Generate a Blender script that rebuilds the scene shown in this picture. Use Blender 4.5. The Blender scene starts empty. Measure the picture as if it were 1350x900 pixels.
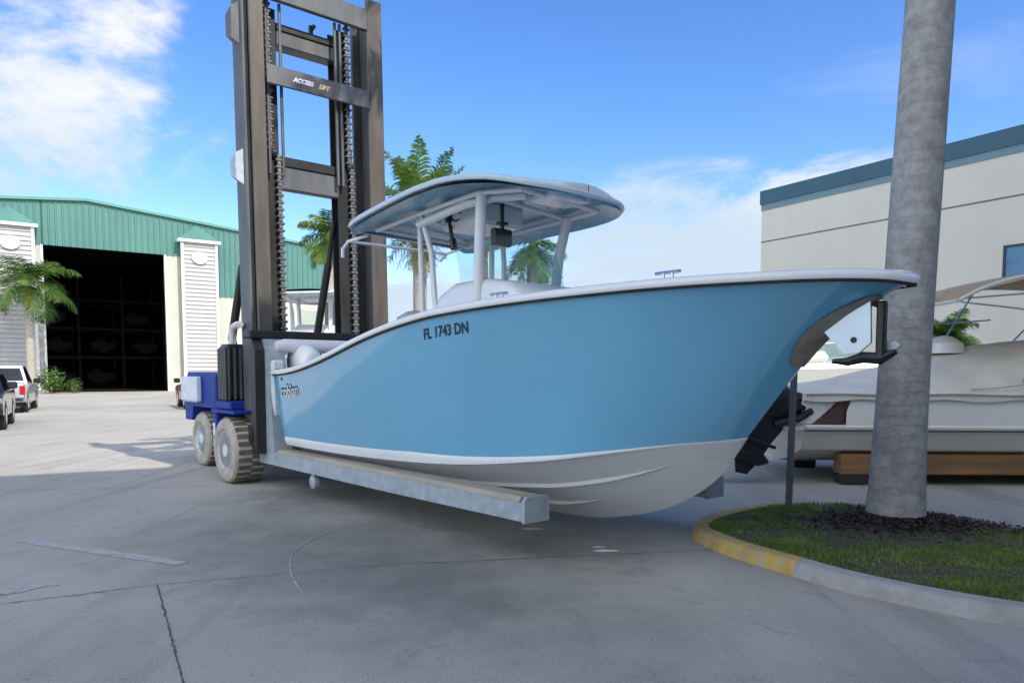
import bpy, math, random
from mathutils import Vector, Matrix
R = math.radians
random.seed(7)
SC = bpy.context.scene
COL = SC.collection

# ------------------------------------------------------------------ helpers
class MB:
    """collects vertices and faces; build() links them as ONE mesh object"""
    def __init__(s, M=None):
        s.v = []; s.f = []; s.M = M
    def add(s, vs, fs):
        o = len(s.v)
        if s.M is not None: vs = [tuple(s.M @ Vector(p)) for p in vs]
        s.v += [tuple(p) for p in vs]
        s.f += [tuple(i + o for i in f) for f in fs]
    def box(s, x0, x1, y0, y1, z0, z1, bev=0.0):
        if bev <= 0:
            vs = [(x0,y0,z0),(x1,y0,z0),(x1,y1,z0),(x0,y1,z0),(x0,y0,z1),(x1,y0,z1),(x1,y1,z1),(x0,y1,z1)]
            s.add(vs, [(0,3,2,1),(4,5,6,7),(0,1,5,4),(1,2,6,5),(2,3,7,6),(3,0,4,7)])
        else:
            b = min(bev, (x1-x0)*.49, (y1-y0)*.49, (z1-z0)*.49)
            def ring(dx, z):
                X0, X1, Y0, Y1 = x0+dx, x1-dx, y0+dx, y1-dx
                return [(X0+b,Y0,z),(X1-b,Y0,z),(X1,Y0+b,z),(X1,Y1-b,z),(X1-b,Y1,z),(X0+b,Y1,z),(X0,Y1-b,z),(X0,Y0+b,z)]
            rings = [ring(b, z0), ring(0, z0+b), ring(0, z1-b), ring(b, z1)]
            rings[0] = [(min(max(p[0],x0+b),x1-b), min(max(p[1],y0+b),y1-b), z0) for p in ring(0, z0)]
            rings[3] = [(min(max(p[0],x0+b),x1-b), min(max(p[1],y0+b),y1-b), z1) for p in ring(0, z1)]
            s.loft(rings, closed=True, caps=True)
    def loft(s, rings, closed=False, caps=False, flip=False):
        n = len(rings[0]); vs = [p for r in rings for p in r]; fs = []
        m = n if closed else n-1
        for i in range(len(rings)-1):
            for j in range(m):
                a, b = i*n+j, i*n+(j+1) % n
                q = (a, b, b+n, a+n)
                fs.append(q[::-1] if flip else q)
        if caps:
            fs.append(tuple(range(n))[::-1] if not flip else tuple(range(n)))
            k = (len(rings)-1)*n
            fs.append(tuple(range(k, k+n)) if not flip else tuple(range(k, k+n))[::-1])
        s.add(vs, fs)
    def tube(s, pts, r, n=10, caps=True):
        pts = [Vector(p) for p in pts]
        rr = r if isinstance(r, (list, tuple)) else [r]*len(pts)
        rings = []; prev = None
        for i, p in enumerate(pts):
            d = (pts[min(i+1, len(pts)-1)] - pts[max(i-1, 0)]).normalized()
            if prev is None:
                up = Vector((0,0,1)) if abs(d.z) < .9 else Vector((1,0,0))
                a = d.cross(up).normalized()
            else:
                a = (prev - d*prev.dot(d)).normalized()
            prev = a; b = d.cross(a)
            rings.append([tuple(p + (a*math.cos(k*2*math.pi/n) + b*math.sin(k*2*math.pi/n))*rr[i]) for k in range(n)])
        s.loft(rings, closed=True, caps=caps)
    def lathe(s, prof, c, axis, n=24):
        """prof: (r, h) list; revolve about axis through c"""
        ax = Vector(axis).normalized(); up = Vector((0,0,1)) if abs(ax.z) < .9 else Vector((1,0,0))
        a = ax.cross(up).normalized(); b = ax.cross(a); c = Vector(c)
        rings = [[tuple(c + ax*h + (a*math.cos(k*2*math.pi/n) + b*math.sin(k*2*math.pi/n))*r) for k in range(n)] for r, h in prof]
        s.loft(rings, closed=True, caps=True)
    def prism(s, outline, y0, y1, f=lambda x, y, z: (x, y, z)):
        """outline in (x,z), extruded along y"""
        n = len(outline)
        vs = [f(x, y0, z) for x, z in outline] + [f(x, y1, z) for x, z in outline]
        fs = [tuple(range(n)), tuple(range(2*n-1, n-1, -1))]
        fs += [(i, i+n, (i+1) % n + n, (i+1) % n) for i in range(n)]
        s.add(vs, fs)
    def build(s, name, m, parent=None, smooth=False, loc=None, solid=0.0, sub=0, angle=35):
        me = bpy.data.meshes.new(name); me.from_pydata(s.v, [], s.f); me.update()
        import bmesh
        bm = bmesh.new(); bm.from_mesh(me)
        bmesh.ops.remove_doubles(bm, verts=bm.verts, dist=1e-5)
        bmesh.ops.recalc_face_normals(bm, faces=bm.faces)
        bm.to_mesh(me); bm.free()
        o = bpy.data.objects.new(name, me); COL.objects.link(o)
        if m: me.materials.append(m)
        if smooth:
            for p in me.polygons: p.use_smooth = True
            me.set_sharp_from_angle(angle=R(angle))
        if parent: o.parent = parent
        if loc: o.location = loc
        if solid:
            md = o.modifiers.new('solid', 'SOLIDIFY'); md.thickness = solid; md.offset = 0
        if sub:
            md = o.modifiers.new('sub', 'SUBSURF'); md.levels = sub; md.render_levels = sub
        return o

def thing(name, label, cat, loc=(0,0,0), rz=0, group=None):
    o = bpy.data.objects.new(name, None); COL.objects.link(o)
    o.location = loc; o.rotation_euler = (0, 0, rz); o['label'] = label; o['category'] = cat
    o.empty_display_size = .3
    if group: o['group'] = group
    return o
def tag(o, label, cat, group=None):
    o['label'] = label; o['category'] = cat
    if group: o['group'] = group
    return o
def kind(o, k): o['kind'] = k; return o
def copy_tree(o, parent=None):
    c = o.copy(); COL.objects.link(c); c.parent = parent
    for ch in list(o.children): copy_tree(ch, c)
    return c

def interp(tab, x):
    """monotone-ish cubic (Catmull-Rom) through (x, y) pairs"""
    n = len(tab)
    if x <= tab[0][0]: return tab[0][1]
    if x >= tab[-1][0]: return tab[-1][1]
    for i in range(n-1):
        if x <= tab[i+1][0]:
            x0, y0 = tab[i]; x1, y1 = tab[i+1]; h = x1-x0; t = (x-x0)/h
            def sl(k):
                if k == 0: return (tab[1][1]-tab[0][1])/(tab[1][0]-tab[0][0])
                if k == n-1: return (tab[-1][1]-tab[-2][1])/(tab[-1][0]-tab[-2][0])
                return (tab[k+1][1]-tab[k-1][1])/(tab[k+1][0]-tab[k-1][0])
            m0, m1 = sl(i)*h, sl(i+1)*h
            return (2*t**3-3*t*t+1)*y0 + (t**3-2*t*t+t)*m0 + (-2*t**3+3*t*t)*y1 + (t**3-t*t)*m1

# ------------------------------------------------------------------ materials
def nodes(m):
    m.use_nodes = True; nt = m.node_tree
    return nt, nt.nodes, nt.links, nt.nodes['Principled BSDF']
def mat(name, col, rough=.5, metal=0, var=.12, scale=4, bump=0, bscale=60, coat=0, stain=None, stain_amt=.5, stain_scale=2.5,
        stretch=(1,1,1), rvar=.1, spec=.5):
    m = bpy.data.materials.new(name); nt, N, L, B = nodes(m)
    tc = N.new('ShaderNodeTexCoord'); mp = N.new('ShaderNodeMapping'); mp.inputs['Scale'].default_value = stretch
    L.new(tc.outputs['Object'], mp.inputs['Vector'])
    n1 = N.new('ShaderNodeTexNoise'); n1.inputs['Scale'].default_value = scale; n1.inputs['Detail'].default_value = 6
    L.new(mp.outputs[0], n1.inputs['Vector'])
    cr = N.new('ShaderNodeValToRGB'); L.new(n1.outputs['Fac'], cr.inputs['Fac'])
    cr.color_ramp.elements[0].position = .3; cr.color_ramp.elements[1].position = .7
    cr.color_ramp.elements[0].color = (*[max(0, c*(1-var)) for c in col], 1)
    cr.color_ramp.elements[1].color = (*[min(1, c*(1+var)) for c in col], 1)
    out = cr.outputs['Color']
    if stain:
        n2 = N.new('ShaderNodeTexNoise'); n2.inputs['Scale'].default_value = stain_scale; n2.inputs['Detail'].default_value = 8
        n2.inputs['Roughness'].default_value = .65
        L.new(mp.outputs[0], n2.inputs['Vector'])
        r2 = N.new('ShaderNodeMapRange'); r2.inputs['From Min'].default_value = .5; r2.inputs['From Max'].default_value = .72
        r2.inputs['To Max'].default_value = stain_amt; L.new(n2.outputs['Fac'], r2.inputs['Value'])
        mx = N.new('ShaderNodeMix'); mx.data_type = 'RGBA'; L.new(r2.outputs[0], mx.inputs[0]); L.new(out, mx.inputs[6])
        mx.inputs[7].default_value = (*stain, 1); out = mx.outputs[2]
    L.new(out, B.inputs['Base Color'])
    rr = N.new('ShaderNodeMapRange'); rr.inputs['To Min'].default_value = max(.02, rough-rvar); rr.inputs['To Max'].default_value = min(1, rough+rvar)
    L.new(n1.outputs['Fac'], rr.inputs['Value']); L.new(rr.outputs[0], B.inputs['Roughness'])
    B.inputs['Metallic'].default_value = metal
    B.inputs['Specular IOR Level'].default_value = spec
    if coat: B.inputs['Coat Weight'].default_value = coat; B.inputs['Coat Roughness'].default_value = .04
    if bump:
        n3 = N.new('ShaderNodeTexNoise'); n3.inputs['Scale'].default_value = bscale; n3.inputs['Detail'].default_value = 5
        L.new(mp.outputs[0], n3.inputs['Vector'])
        bp = N.new('ShaderNodeBump'); bp.inputs['Strength'].default_value = bump; bp.inputs['Distance'].default_value = .01
        L.new(n3.outputs['Fac'], bp.inputs['Height']); L.new(bp.outputs[0], B.inputs['Normal'])
    return m
def glass(name, tint, transp=.6, rough=.03):
    m = bpy.data.materials.new(name); nt, N, L, B = nodes(m)
    B.inputs['Base Color'].default_value = (*[c*.4 for c in tint], 1); B.inputs['Roughness'].default_value = rough
    tr = N.new('ShaderNodeBsdfTransparent'); tr.inputs[0].default_value = (*tint, 1)
    mx = N.new('ShaderNodeMixShader'); mx.inputs[0].default_value = transp
    L.new(B.outputs[0], mx.inputs[1]); L.new(tr.outputs[0], mx.inputs[2])
    L.new(mx.outputs[0], N['Material Output'].inputs['Surface'])
    return m
def leafmat(name, c1, c2, scale=1.5, rough=.45, trans=.25):
    m = bpy.data.materials.new(name); nt, N, L, B = nodes(m)
    tc = N.new('ShaderNodeTexCoord'); n1 = N.new('ShaderNodeTexNoise'); n1.inputs['Scale'].default_value = scale; n1.inputs['Detail'].default_value = 4
    L.new(tc.outputs['Object'], n1.inputs['Vector'])
    cr = N.new('ShaderNodeValToRGB'); cr.color_ramp.elements[0].position = .35; cr.color_ramp.elements[1].position = .65
    cr.color_ramp.elements[0].color = (*c1, 1); cr.color_ramp.elements[1].color = (*c2, 1)
    L.new(n1.outputs['Fac'], cr.inputs['Fac']); L.new(cr.outputs[0], B.inputs['Base Color'])
    B.inputs['Roughness'].default_value = rough
    tl = N.new('ShaderNodeBsdfTranslucent'); L.new(cr.outputs[0], tl.inputs[0])
    mx = N.new('ShaderNodeMixShader'); mx.inputs[0].default_value = trans
    L.new(B.outputs[0], mx.inputs[1]); L.new(tl.outputs[0], mx.inputs[2]); L.new(mx.outputs[0], N['Material Output'].inputs['Surface'])
    return m

M = {}
M['hull_blue'] = mat('hull_blue', (.145,.42,.62), .2, var=.03, scale=1.2, coat=1.0, rvar=.04)
M['hull_blue'].node_tree.nodes['Principled BSDF'].inputs['Coat IOR'].default_value = 1.72
M['gelcoat'] = mat('gelcoat', (.74,.75,.75), .22, var=.03, scale=2, coat=.3, rvar=.05, stain=(.6,.58,.52), stain_amt=.15)
M['bottom_white'] = mat('bottom_white', (.66,.66,.65), .3, var=.05, scale=2.5, stain=(.45,.44,.40), stain_amt=.35, stretch=(.5,1,2))
M['white_alu'] = mat('white_alu', (.70,.72,.74), .3, var=.04, rvar=.05)
M['canvas_blue'] = mat('canvas_blue', (.19,.39,.51), .25, var=.15, scale=3)
M['rim_blue'] = mat('rim_blue', (.50,.60,.65), .3, var=.04)
M['cushion'] = mat('cushion', (.42,.41,.40), .7, var=.1, bump=.2)
M['black'] = mat('black', (.012,.012,.013), .35, var=.3, rvar=.15)
M['rubber'] = mat('rubber', (.03,.029,.028), .75, var=.3, bump=.3)
M['letter_navy'] = mat('letter_navy', (.012,.02,.06), .4)
M['letter_white'] = mat('letter_white', (.75,.76,.76), .4)
M['letter_gold'] = mat('letter_gold', (.70,.52,.25), .4)
M['steel'] = mat('steel', (.62,.63,.64), .22, 1, var=.1, scale=8)
M['fluke_steel'] = mat('fluke_steel', (.50,.56,.62), .3, .7, var=.1)
M['plate_steel'] = mat('plate_steel', (.33,.285,.24), .5, .2, var=.25, scale=6)
M['galv'] = mat('galv', (.40,.45,.49), .42, .25, var=.14, scale=9, bump=.15, bscale=40, stain=(.26,.24,.21), stain_amt=.35, stain_scale=4)
M['pad_wood'] = mat('pad_wood', (.36,.31,.25), .8, var=.25, scale=5, bump=.4, stretch=(.25,1,1), stain=(.17,.14,.11), stain_amt=.5)
M['mast_steel'] = mat('mast_steel', (.105,.092,.078), .5, .35, var=.2, scale=9, stretch=(1,1,.18), stain=(.17,.125,.09), stain_amt=.45, stain_scale=3, bump=.15)
M['mast_grey'] = mat('mast_grey', (.11,.115,.12), .5, .2, var=.25, scale=5, stretch=(1,1,.3), stain=(.16,.11,.08), stain_amt=.4, bump=.12)
M['mast_dark'] = mat('mast_dark', (.022,.021,.021), .45, .1, var=.4, scale=6, stretch=(1,1,.3))
M['chain'] = mat('chain', (.20,.195,.19), .4, .6, var=.4, scale=20)
M['lift_blue'] = mat('lift_blue', (.010,.038,.26), .5, var=.15, spec=.25, stain=(.03,.05,.12), stain_amt=.4)
M['tyre_tan'] = mat('tyre_tan', (.42,.38,.32), .9, var=.2, scale=7, bump=.4, stain=(.26,.23,.19), stain_amt=.6, stain_scale=5)
M['tread'] = mat('tread', (.13,.11,.092), .92, var=.35, scale=12, bump=.5)
M['rim'] = mat('rim', (.62,.68,.74), .45, var=.1, stain=(.35,.31,.26), stain_amt=.4)
M['white_pad'] = mat('white_pad', (.66,.66,.66), .6, var=.08, bump=.25, bscale=20, stain=(.5,.48,.44), stain_amt=.3)
M['aqua_glass'] = glass('aqua_glass', (.91,.985,.98), .90)
M['win_dark'] = mat('win_dark', (.015,.017,.02), .06, var=.1, rvar=.02)
M['win_blue'] = mat('win_blue', (.10,.22,.36), .06, var=.08, rvar=.02, scale=1)
M['frame_dark'] = mat('frame_dark', (.03,.05,.07), .4)
M['concrete_wall'] = mat('concrete_wall', (.64,.62,.54), .85, var=.04, scale=.6, bump=.12, bscale=14, stain=(.56,.53,.45), stain_amt=.35, stain_scale=.5, stretch=(1,1,.5))
M['teal_band'] = mat('teal_band', (.045,.12,.165), .7, var=.08, scale=1)
M['teal_light'] = mat('teal_light', (.16,.26,.30), .7, var=.06, scale=1)
M['groove'] = mat('groove', (.16,.16,.15), .8)
M['green_metal'] = mat('green_metal', (.07,.195,.165), .45, var=.08, scale=.5, stretch=(1,1,.3), stain=(.10,.25,.21), stain_amt=.3, stain_scale=.6)
M['green_roof'] = mat('green_roof', (.10,.27,.225), .45, var=.08, scale=.8)
M['siding'] = mat('siding', (.43,.41,.405), .7, var=.05, scale=.8, stain=(.36,.34,.32), stain_amt=.35, stain_scale=.7)
M['trim_white'] = mat('trim_white', (.72,.73,.73), .6, var=.04)
M['wall_beige'] = mat('wall_beige', (.50,.485,.41), .75, var=.05, scale=.7)
M['hall_shade'] = mat('hall_shade', (.012,.012,.013), .9, var=.3, spec=.1)  # near black: the unlit look of the hall is in this colour
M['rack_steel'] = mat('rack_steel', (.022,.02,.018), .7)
M['stored_shaded'] = mat('stored_shaded', (.03,.03,.031), .85)  # white boats coloured near black, the hall's shade painted in
M['stored_dark'] = mat('stored_dark', (.07,.08,.10), .4)
M['silver_paint'] = mat('silver_paint', (.50,.52,.54), .28, .5, var=.04, coat=.5)
M['black_paint'] = mat('black_paint', (.012,.013,.014), .15, var=.1, coat=.6, rvar=.05)
M['red_paint'] = mat('red_paint', (.32,.03,.025), .25, var=.1, coat=.5)
M['tail_red'] = mat('tail_red', (.45,.015,.02), .15, var=.1)
M['chrome'] = mat('chrome', (.6,.6,.6), .15, 1, var=.05)
M['canvas_beige'] = mat('canvas_beige', (.72,.665,.555), .85, var=.1, scale=2, bump=.35, bscale=6, stain=(.55,.50,.41), stain_amt=.35, stain_scale=3)
M['bimini'] = mat('bimini', (.46,.31,.18), .85, var=.12, scale=3, bump=.2)
M['yacht_white'] = mat('yacht_white', (.80,.78,.71), .25, var=.03, scale=1.5, coat=.3)
M['yacht_cream'] = mat('yacht_cream', (.70,.655,.55), .4, var=.06, scale=1.5)
M['brown_trim'] = mat('brown_trim', (.10,.055,.035), .4)
M['timber'] = mat('timber', (.32,.165,.07), .75, var=.3, scale=4, stretch=(.2,2,2), bump=.4, stain=(.09,.05,.025), stain_amt=.6)
M['palm_bark'] = None
M['mulch'] = mat('mulch', (.05,.032,.024), .95, var=.6, scale=30, bump=1, bscale=60, stain=(.075,.05,.035), stain_amt=.7, stain_scale=25)
M['soil'] = mat('soil', (.085,.066,.035), .95, var=.4, scale=9, bump=.6, stain=(.04,.08,.02), stain_amt=.8, stain_scale=4)
M['kerb_grey'] = mat('kerb_grey', (.36,.35,.335), .85, var=.15, scale=6, bump=.5, bscale=40, stain=(.20,.19,.18), stain_amt=.5, stain_scale=5)
M['kerb_yellow'] = mat('kerb_yellow', (.50,.34,.10), .75, var=.22, scale=6, bump=.5, bscale=40, stain=(.36,.33,.27), stain_amt=1.0, stain_scale=7)
M['paint_line'] = mat('paint_line', (.42,.41,.38), .8, var=.15, scale=12, stain=(.28,.28,.275), stain_amt=.9, stain_scale=7)
M['scuff'] = mat('scuff', (.40,.385,.345), .85, var=.1, scale=20, stain=(.31,.30,.27), stain_amt=1, stain_scale=9)
M['joint'] = mat('joint', (.10,.095,.085), .95, var=.3, scale=20)
M['post_steel'] = mat('post_steel', (.17,.18,.18), .5, .4, var=.2)
M['frond'] = leafmat('frond', (.04,.11,.016), (.11,.20,.03), 1.2)
M['frond_light'] = leafmat('frond_light', (.07,.17,.02), (.22,.32,.05), 1.2, .45, .35)
M['frond_yellow'] = leafmat('frond_yellow', (.20,.21,.025), (.33,.27,.04), 1.5)
M['frond_dead'] = leafmat('frond_dead', (.12,.07,.03), (.22,.13,.06), 1.5)
M['crownshaft'] = mat('crownshaft', (.16,.22,.05), .4, var=.2, scale=3)
M['crown_yellow'] = mat('crown_yellow', (.50,.36,.03), .5, var=.2, scale=3)
M['boot_orange'] = mat('boot_orange', (.34,.16,.06), .8, var=.3, scale=4)
M['grass'] = leafmat('grass', (.09,.185,.025), (.24,.32,.065), 2.2, .6, .3)
M['tree_far'] = leafmat('tree_far', (.02,.05,.012), (.05,.09,.02), .2, .6, .15)

def ringed_bark(name, c1, c2, rings=9.0):
    m = bpy.data.materials.new(name); nt, N, L, B = nodes(m)
    tc = N.new('ShaderNodeTexCoord')
    def math_(op, a, b=None):
        n = N.new('ShaderNodeMath'); n.operation = op
        for i, q in enumerate((a, b)):
            if q is None: continue
            if isinstance(q, (int, float)): n.inputs[i].default_value = q
            else: L.new(q, n.inputs[i])
        return n.outputs[0]
    sx = N.new('ShaderNodeSeparateXYZ'); L.new(tc.outputs['Object'], sx.inputs[0])
    n0 = N.new('ShaderNodeTexNoise'); n0.inputs['Scale'].default_value = 1.6; n0.inputs['Detail'].default_value = 5
    L.new(tc.outputs['Object'], n0.inputs['Vector'])
    zz = math_('ADD', math_('MULTIPLY', sx.outputs[2], rings), math_('MULTIPLY', n0.outputs['Fac'], 3.2))
    fr = math_('FRACT', zz)
    edge = N.new('ShaderNodeMapRange'); edge.inputs['From Min'].default_value = 0; edge.inputs['From Max'].default_value = .22
    edge.inputs['To Min'].default_value = 1; edge.inputs['To Max'].default_value = 0; L.new(fr, edge.inputs['Value'])
    n1 = N.new('ShaderNodeTexNoise'); n1.inputs['Scale'].default_value = 7; n1.inputs['Detail'].default_value = 9; n1.inputs['Roughness'].default_value = .7
    mp = N.new('ShaderNodeMapping'); mp.inputs['Scale'].default_value = (1,1,.9); L.new(tc.outputs['Object'], mp.inputs[0]); L.new(mp.outputs[0], n1.inputs['Vector'])
    cr = N.new('ShaderNodeValToRGB'); cr.color_ramp.elements[0].position = .34; cr.color_ramp.elements[1].position = .66
    cr.color_ramp.elements[0].color = (*c1, 1); cr.color_ramp.elements[1].color = (*c2, 1); L.new(n1.outputs['Fac'], cr.inputs[0])
    mx = N.new('ShaderNodeMix'); mx.data_type = 'RGBA'
    gn = N.new('ShaderNodeTexNoise'); gn.inputs['Scale'].default_value = 3.5; L.new(tc.outputs['Object'], gn.inputs['Vector'])
    amt = math_('MULTIPLY', edge.outputs[0], math_('MULTIPLY', gn.outputs['Fac'], .38))
    L.new(amt, mx.inputs[0]); L.new(cr.outputs[0], mx.inputs[6]); mx.inputs[7].default_value = (*[c*.6 for c in c1], 1)
    L.new(mx.outputs[2], B.inputs['Base Color']); B.inputs['Roughness'].default_value = .85
    bp = N.new('ShaderNodeBump'); bp.inputs['Strength'].default_value = .5; bp.inputs['Distance'].default_value = .02
    hh = math_('SUBTRACT', math_('MULTIPLY', n1.outputs['Fac'], .8), math_('MULTIPLY', edge.outputs[0], .22))
    L.new(hh, bp.inputs['Height']); L.new(bp.outputs[0], B.inputs['Normal'])
    return m
M['palm_bark'] = ringed_bark('palm_bark', (.26,.25,.24), (.46,.445,.42), 8)
M['palm_bark_far'] = ringed_bark('palm_bark_far', (.30,.26,.22), (.42,.38,.33), 5)

def concrete_ground():
    m = bpy.data.materials.new('yard_concrete'); nt, N, L, B = nodes(m)
    tc = N.new('ShaderNodeTexCoord')
    def noise(sc, det=8, ro=.6, dist=0, stretch=(1,1,1), rot=0):
        mp = N.new('ShaderNodeMapping'); mp.inputs['Scale'].default_value = stretch; mp.inputs['Rotation'].default_value = (0,0,rot)
        L.new(tc.outputs['Object'], mp.inputs[0])
        n = N.new('ShaderNodeTexNoise'); n.inputs['Scale'].default_value = sc; n.inputs['Detail'].default_value = det
        n.inputs['Roughness'].default_value = ro; n.inputs['Distortion'].default_value = dist
        L.new(mp.outputs[0], n.inputs['Vector']); return n.outputs['Fac']
    def ramp(f, a, b, p0=.35, p1=.65):
        r = N.new('ShaderNodeValToRGB'); r.color_ramp.elements[0].position = p0; r.color_ramp.elements[1].position = p1
        r.color_ramp.elements[0].color = (*a, 1); r.color_ramp.elements[1].color = (*b, 1); L.new(f, r.inputs[0]); return r.outputs[0]
    def mix(f, a, b, mode='MIX', k=None):
        x = N.new('ShaderNodeMix'); x.data_type = 'RGBA'; x.blend_type = mode
        if k is not None: x.inputs[0].default_value = k
        else: L.new(f, x.inputs[0])
        for i, q in ((6, a), (7, b)):
            if isinstance(q, tuple): x.inputs[i].default_value = (*q, 1)
            else: L.new(q, x.inputs[i])
        return x.outputs[2]
    def rng(f, a, b, lo=0, hi=1):
        r = N.new('ShaderNodeMapRange'); r.inputs['From Min'].default_value = a; r.inputs['From Max'].default_value = b
        r.inputs['To Min'].default_value = lo; r.inputs['To Max'].default_value = hi; L.new(f, r.inputs[0]); return r.outputs[0]
    base = ramp(noise(.22, 6, .55, .6), (.46,.425,.355), (.59,.55,.465))
    # long sweeping tyre and trowel marks along the driving direction
    base = mix(rng(noise(1.1, 6, .65, 1.5, (1, .16, 1), R(32)), .5, .75, 0, .55), base, (.56,.535,.48))
    base = mix(rng(noise(.8, 7, .6, 1.2, (1, .22, 1), R(-20)), .52, .74, 0, .4), base, (.29,.275,.245))
    base = mix(rng(noise(2.4, 9, .7, .8), .56, .7, 0, .5), base, (.26,.245,.215))
    base = mix(rng(noise(5.5, 8, .7), .60, .70, 0, .65), base, (.60,.57,.51))
    base = mix(rng(noise(.55, 5, .6, 2.2, (1, .09, 1), R(48)), .56, .66, 0, .26), base, (.22,.21,.19))
    base = mix(rng(noise(.9, 5, .6, 2.5, (1, .07, 1), R(75)), .60, .68, 0, .2), base, (.22,.21,.19))
    base = mix(rng(noise(28, 4, .8), .58, .72, 0, .45), base, (.62,.59,.53))
    base = mix(rng(noise(22, 5, .8), .60, .72, 0, .55), base, (.15,.14,.125))
    base = mix(rng(noise(14, 6, .7), .61, .72, 0, .7), base, (.17,.16,.145))
    def stain_shade(x, y, r, sx=1.0):
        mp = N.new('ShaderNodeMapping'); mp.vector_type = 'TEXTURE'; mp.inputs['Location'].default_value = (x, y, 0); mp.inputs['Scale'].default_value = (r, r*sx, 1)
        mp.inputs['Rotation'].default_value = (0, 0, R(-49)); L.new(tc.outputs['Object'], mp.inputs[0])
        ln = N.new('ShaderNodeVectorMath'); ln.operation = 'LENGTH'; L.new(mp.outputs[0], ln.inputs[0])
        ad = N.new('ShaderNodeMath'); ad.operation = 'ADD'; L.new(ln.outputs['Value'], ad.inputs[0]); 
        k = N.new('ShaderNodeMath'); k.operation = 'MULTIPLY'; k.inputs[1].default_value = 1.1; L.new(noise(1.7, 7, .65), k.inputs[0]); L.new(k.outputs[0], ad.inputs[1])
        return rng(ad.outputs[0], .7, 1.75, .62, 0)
    for (x, y, r, sx) in ((-1.6,7.2,2.6,.8), (-.6,5.6,2.4,.55), (-2.6,9.4,1.2,.8), (.6,6.6,1.0,.8)):  # oil stains, deepened to paint in contact shade under the boat
        base = mix(stain_shade(x, y, r, sx), base, (.15,.145,.135))
    base = mix(None, base, ramp(noise(95, 4, .8), (.40,.40,.40), (1.0,1.0,1.0), .38, .6), 'MULTIPLY', .7)
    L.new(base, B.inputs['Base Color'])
    B.inputs['Roughness'].default_value = .82
    B.inputs['Specular IOR Level'].default_value = .3
    bp = N.new('ShaderNodeBump'); bp.inputs['Strength'].default_value = .35; bp.inputs['Distance'].default_value = .006
    L.new(noise(90, 6, .7), bp.inputs['Height']); L.new(bp.outputs[0], B.inputs['Normal'])
    return m
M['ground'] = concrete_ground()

# ------------------------------------------------------------------ camera
H = 1.6; FPX = 975.0
PITCH = math.atan(65/FPX)
cam = bpy.data.cameras.new('camera'); co = bpy.data.objects.new('camera', cam); COL.objects.link(co)
cam.sensor_width = 36; cam.lens = FPX/1350*36; cam.shift_y = 105/1350
co.location = (0, 0, H); co.rotation_euler = (math.pi/2 - PITCH, 0, 0)
cam.clip_start = .05; cam.clip_end = 3000
SC.camera = co

# ------------------------------------------------------------------ light and sky
SUN_EL = R(42); SUN_AZ = (0.70, -0.714)            # horizontal direction TOWARDS the sun
sun = bpy.data.lights.new('sun', 'SUN'); so = bpy.data.objects.new('sun', sun); COL.objects.link(so)
sun.energy = 2.0; sun.angle = R(.5); sun.color = (1, .94, .84)
tos = Vector((SUN_AZ[0]*math.cos(SUN_EL), SUN_AZ[1]*math.cos(SUN_EL), math.sin(SUN_EL)))
so.rotation_euler = tos.to_track_quat('Z', 'Y').to_euler(); so.location = (20, -20, 40)

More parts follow.
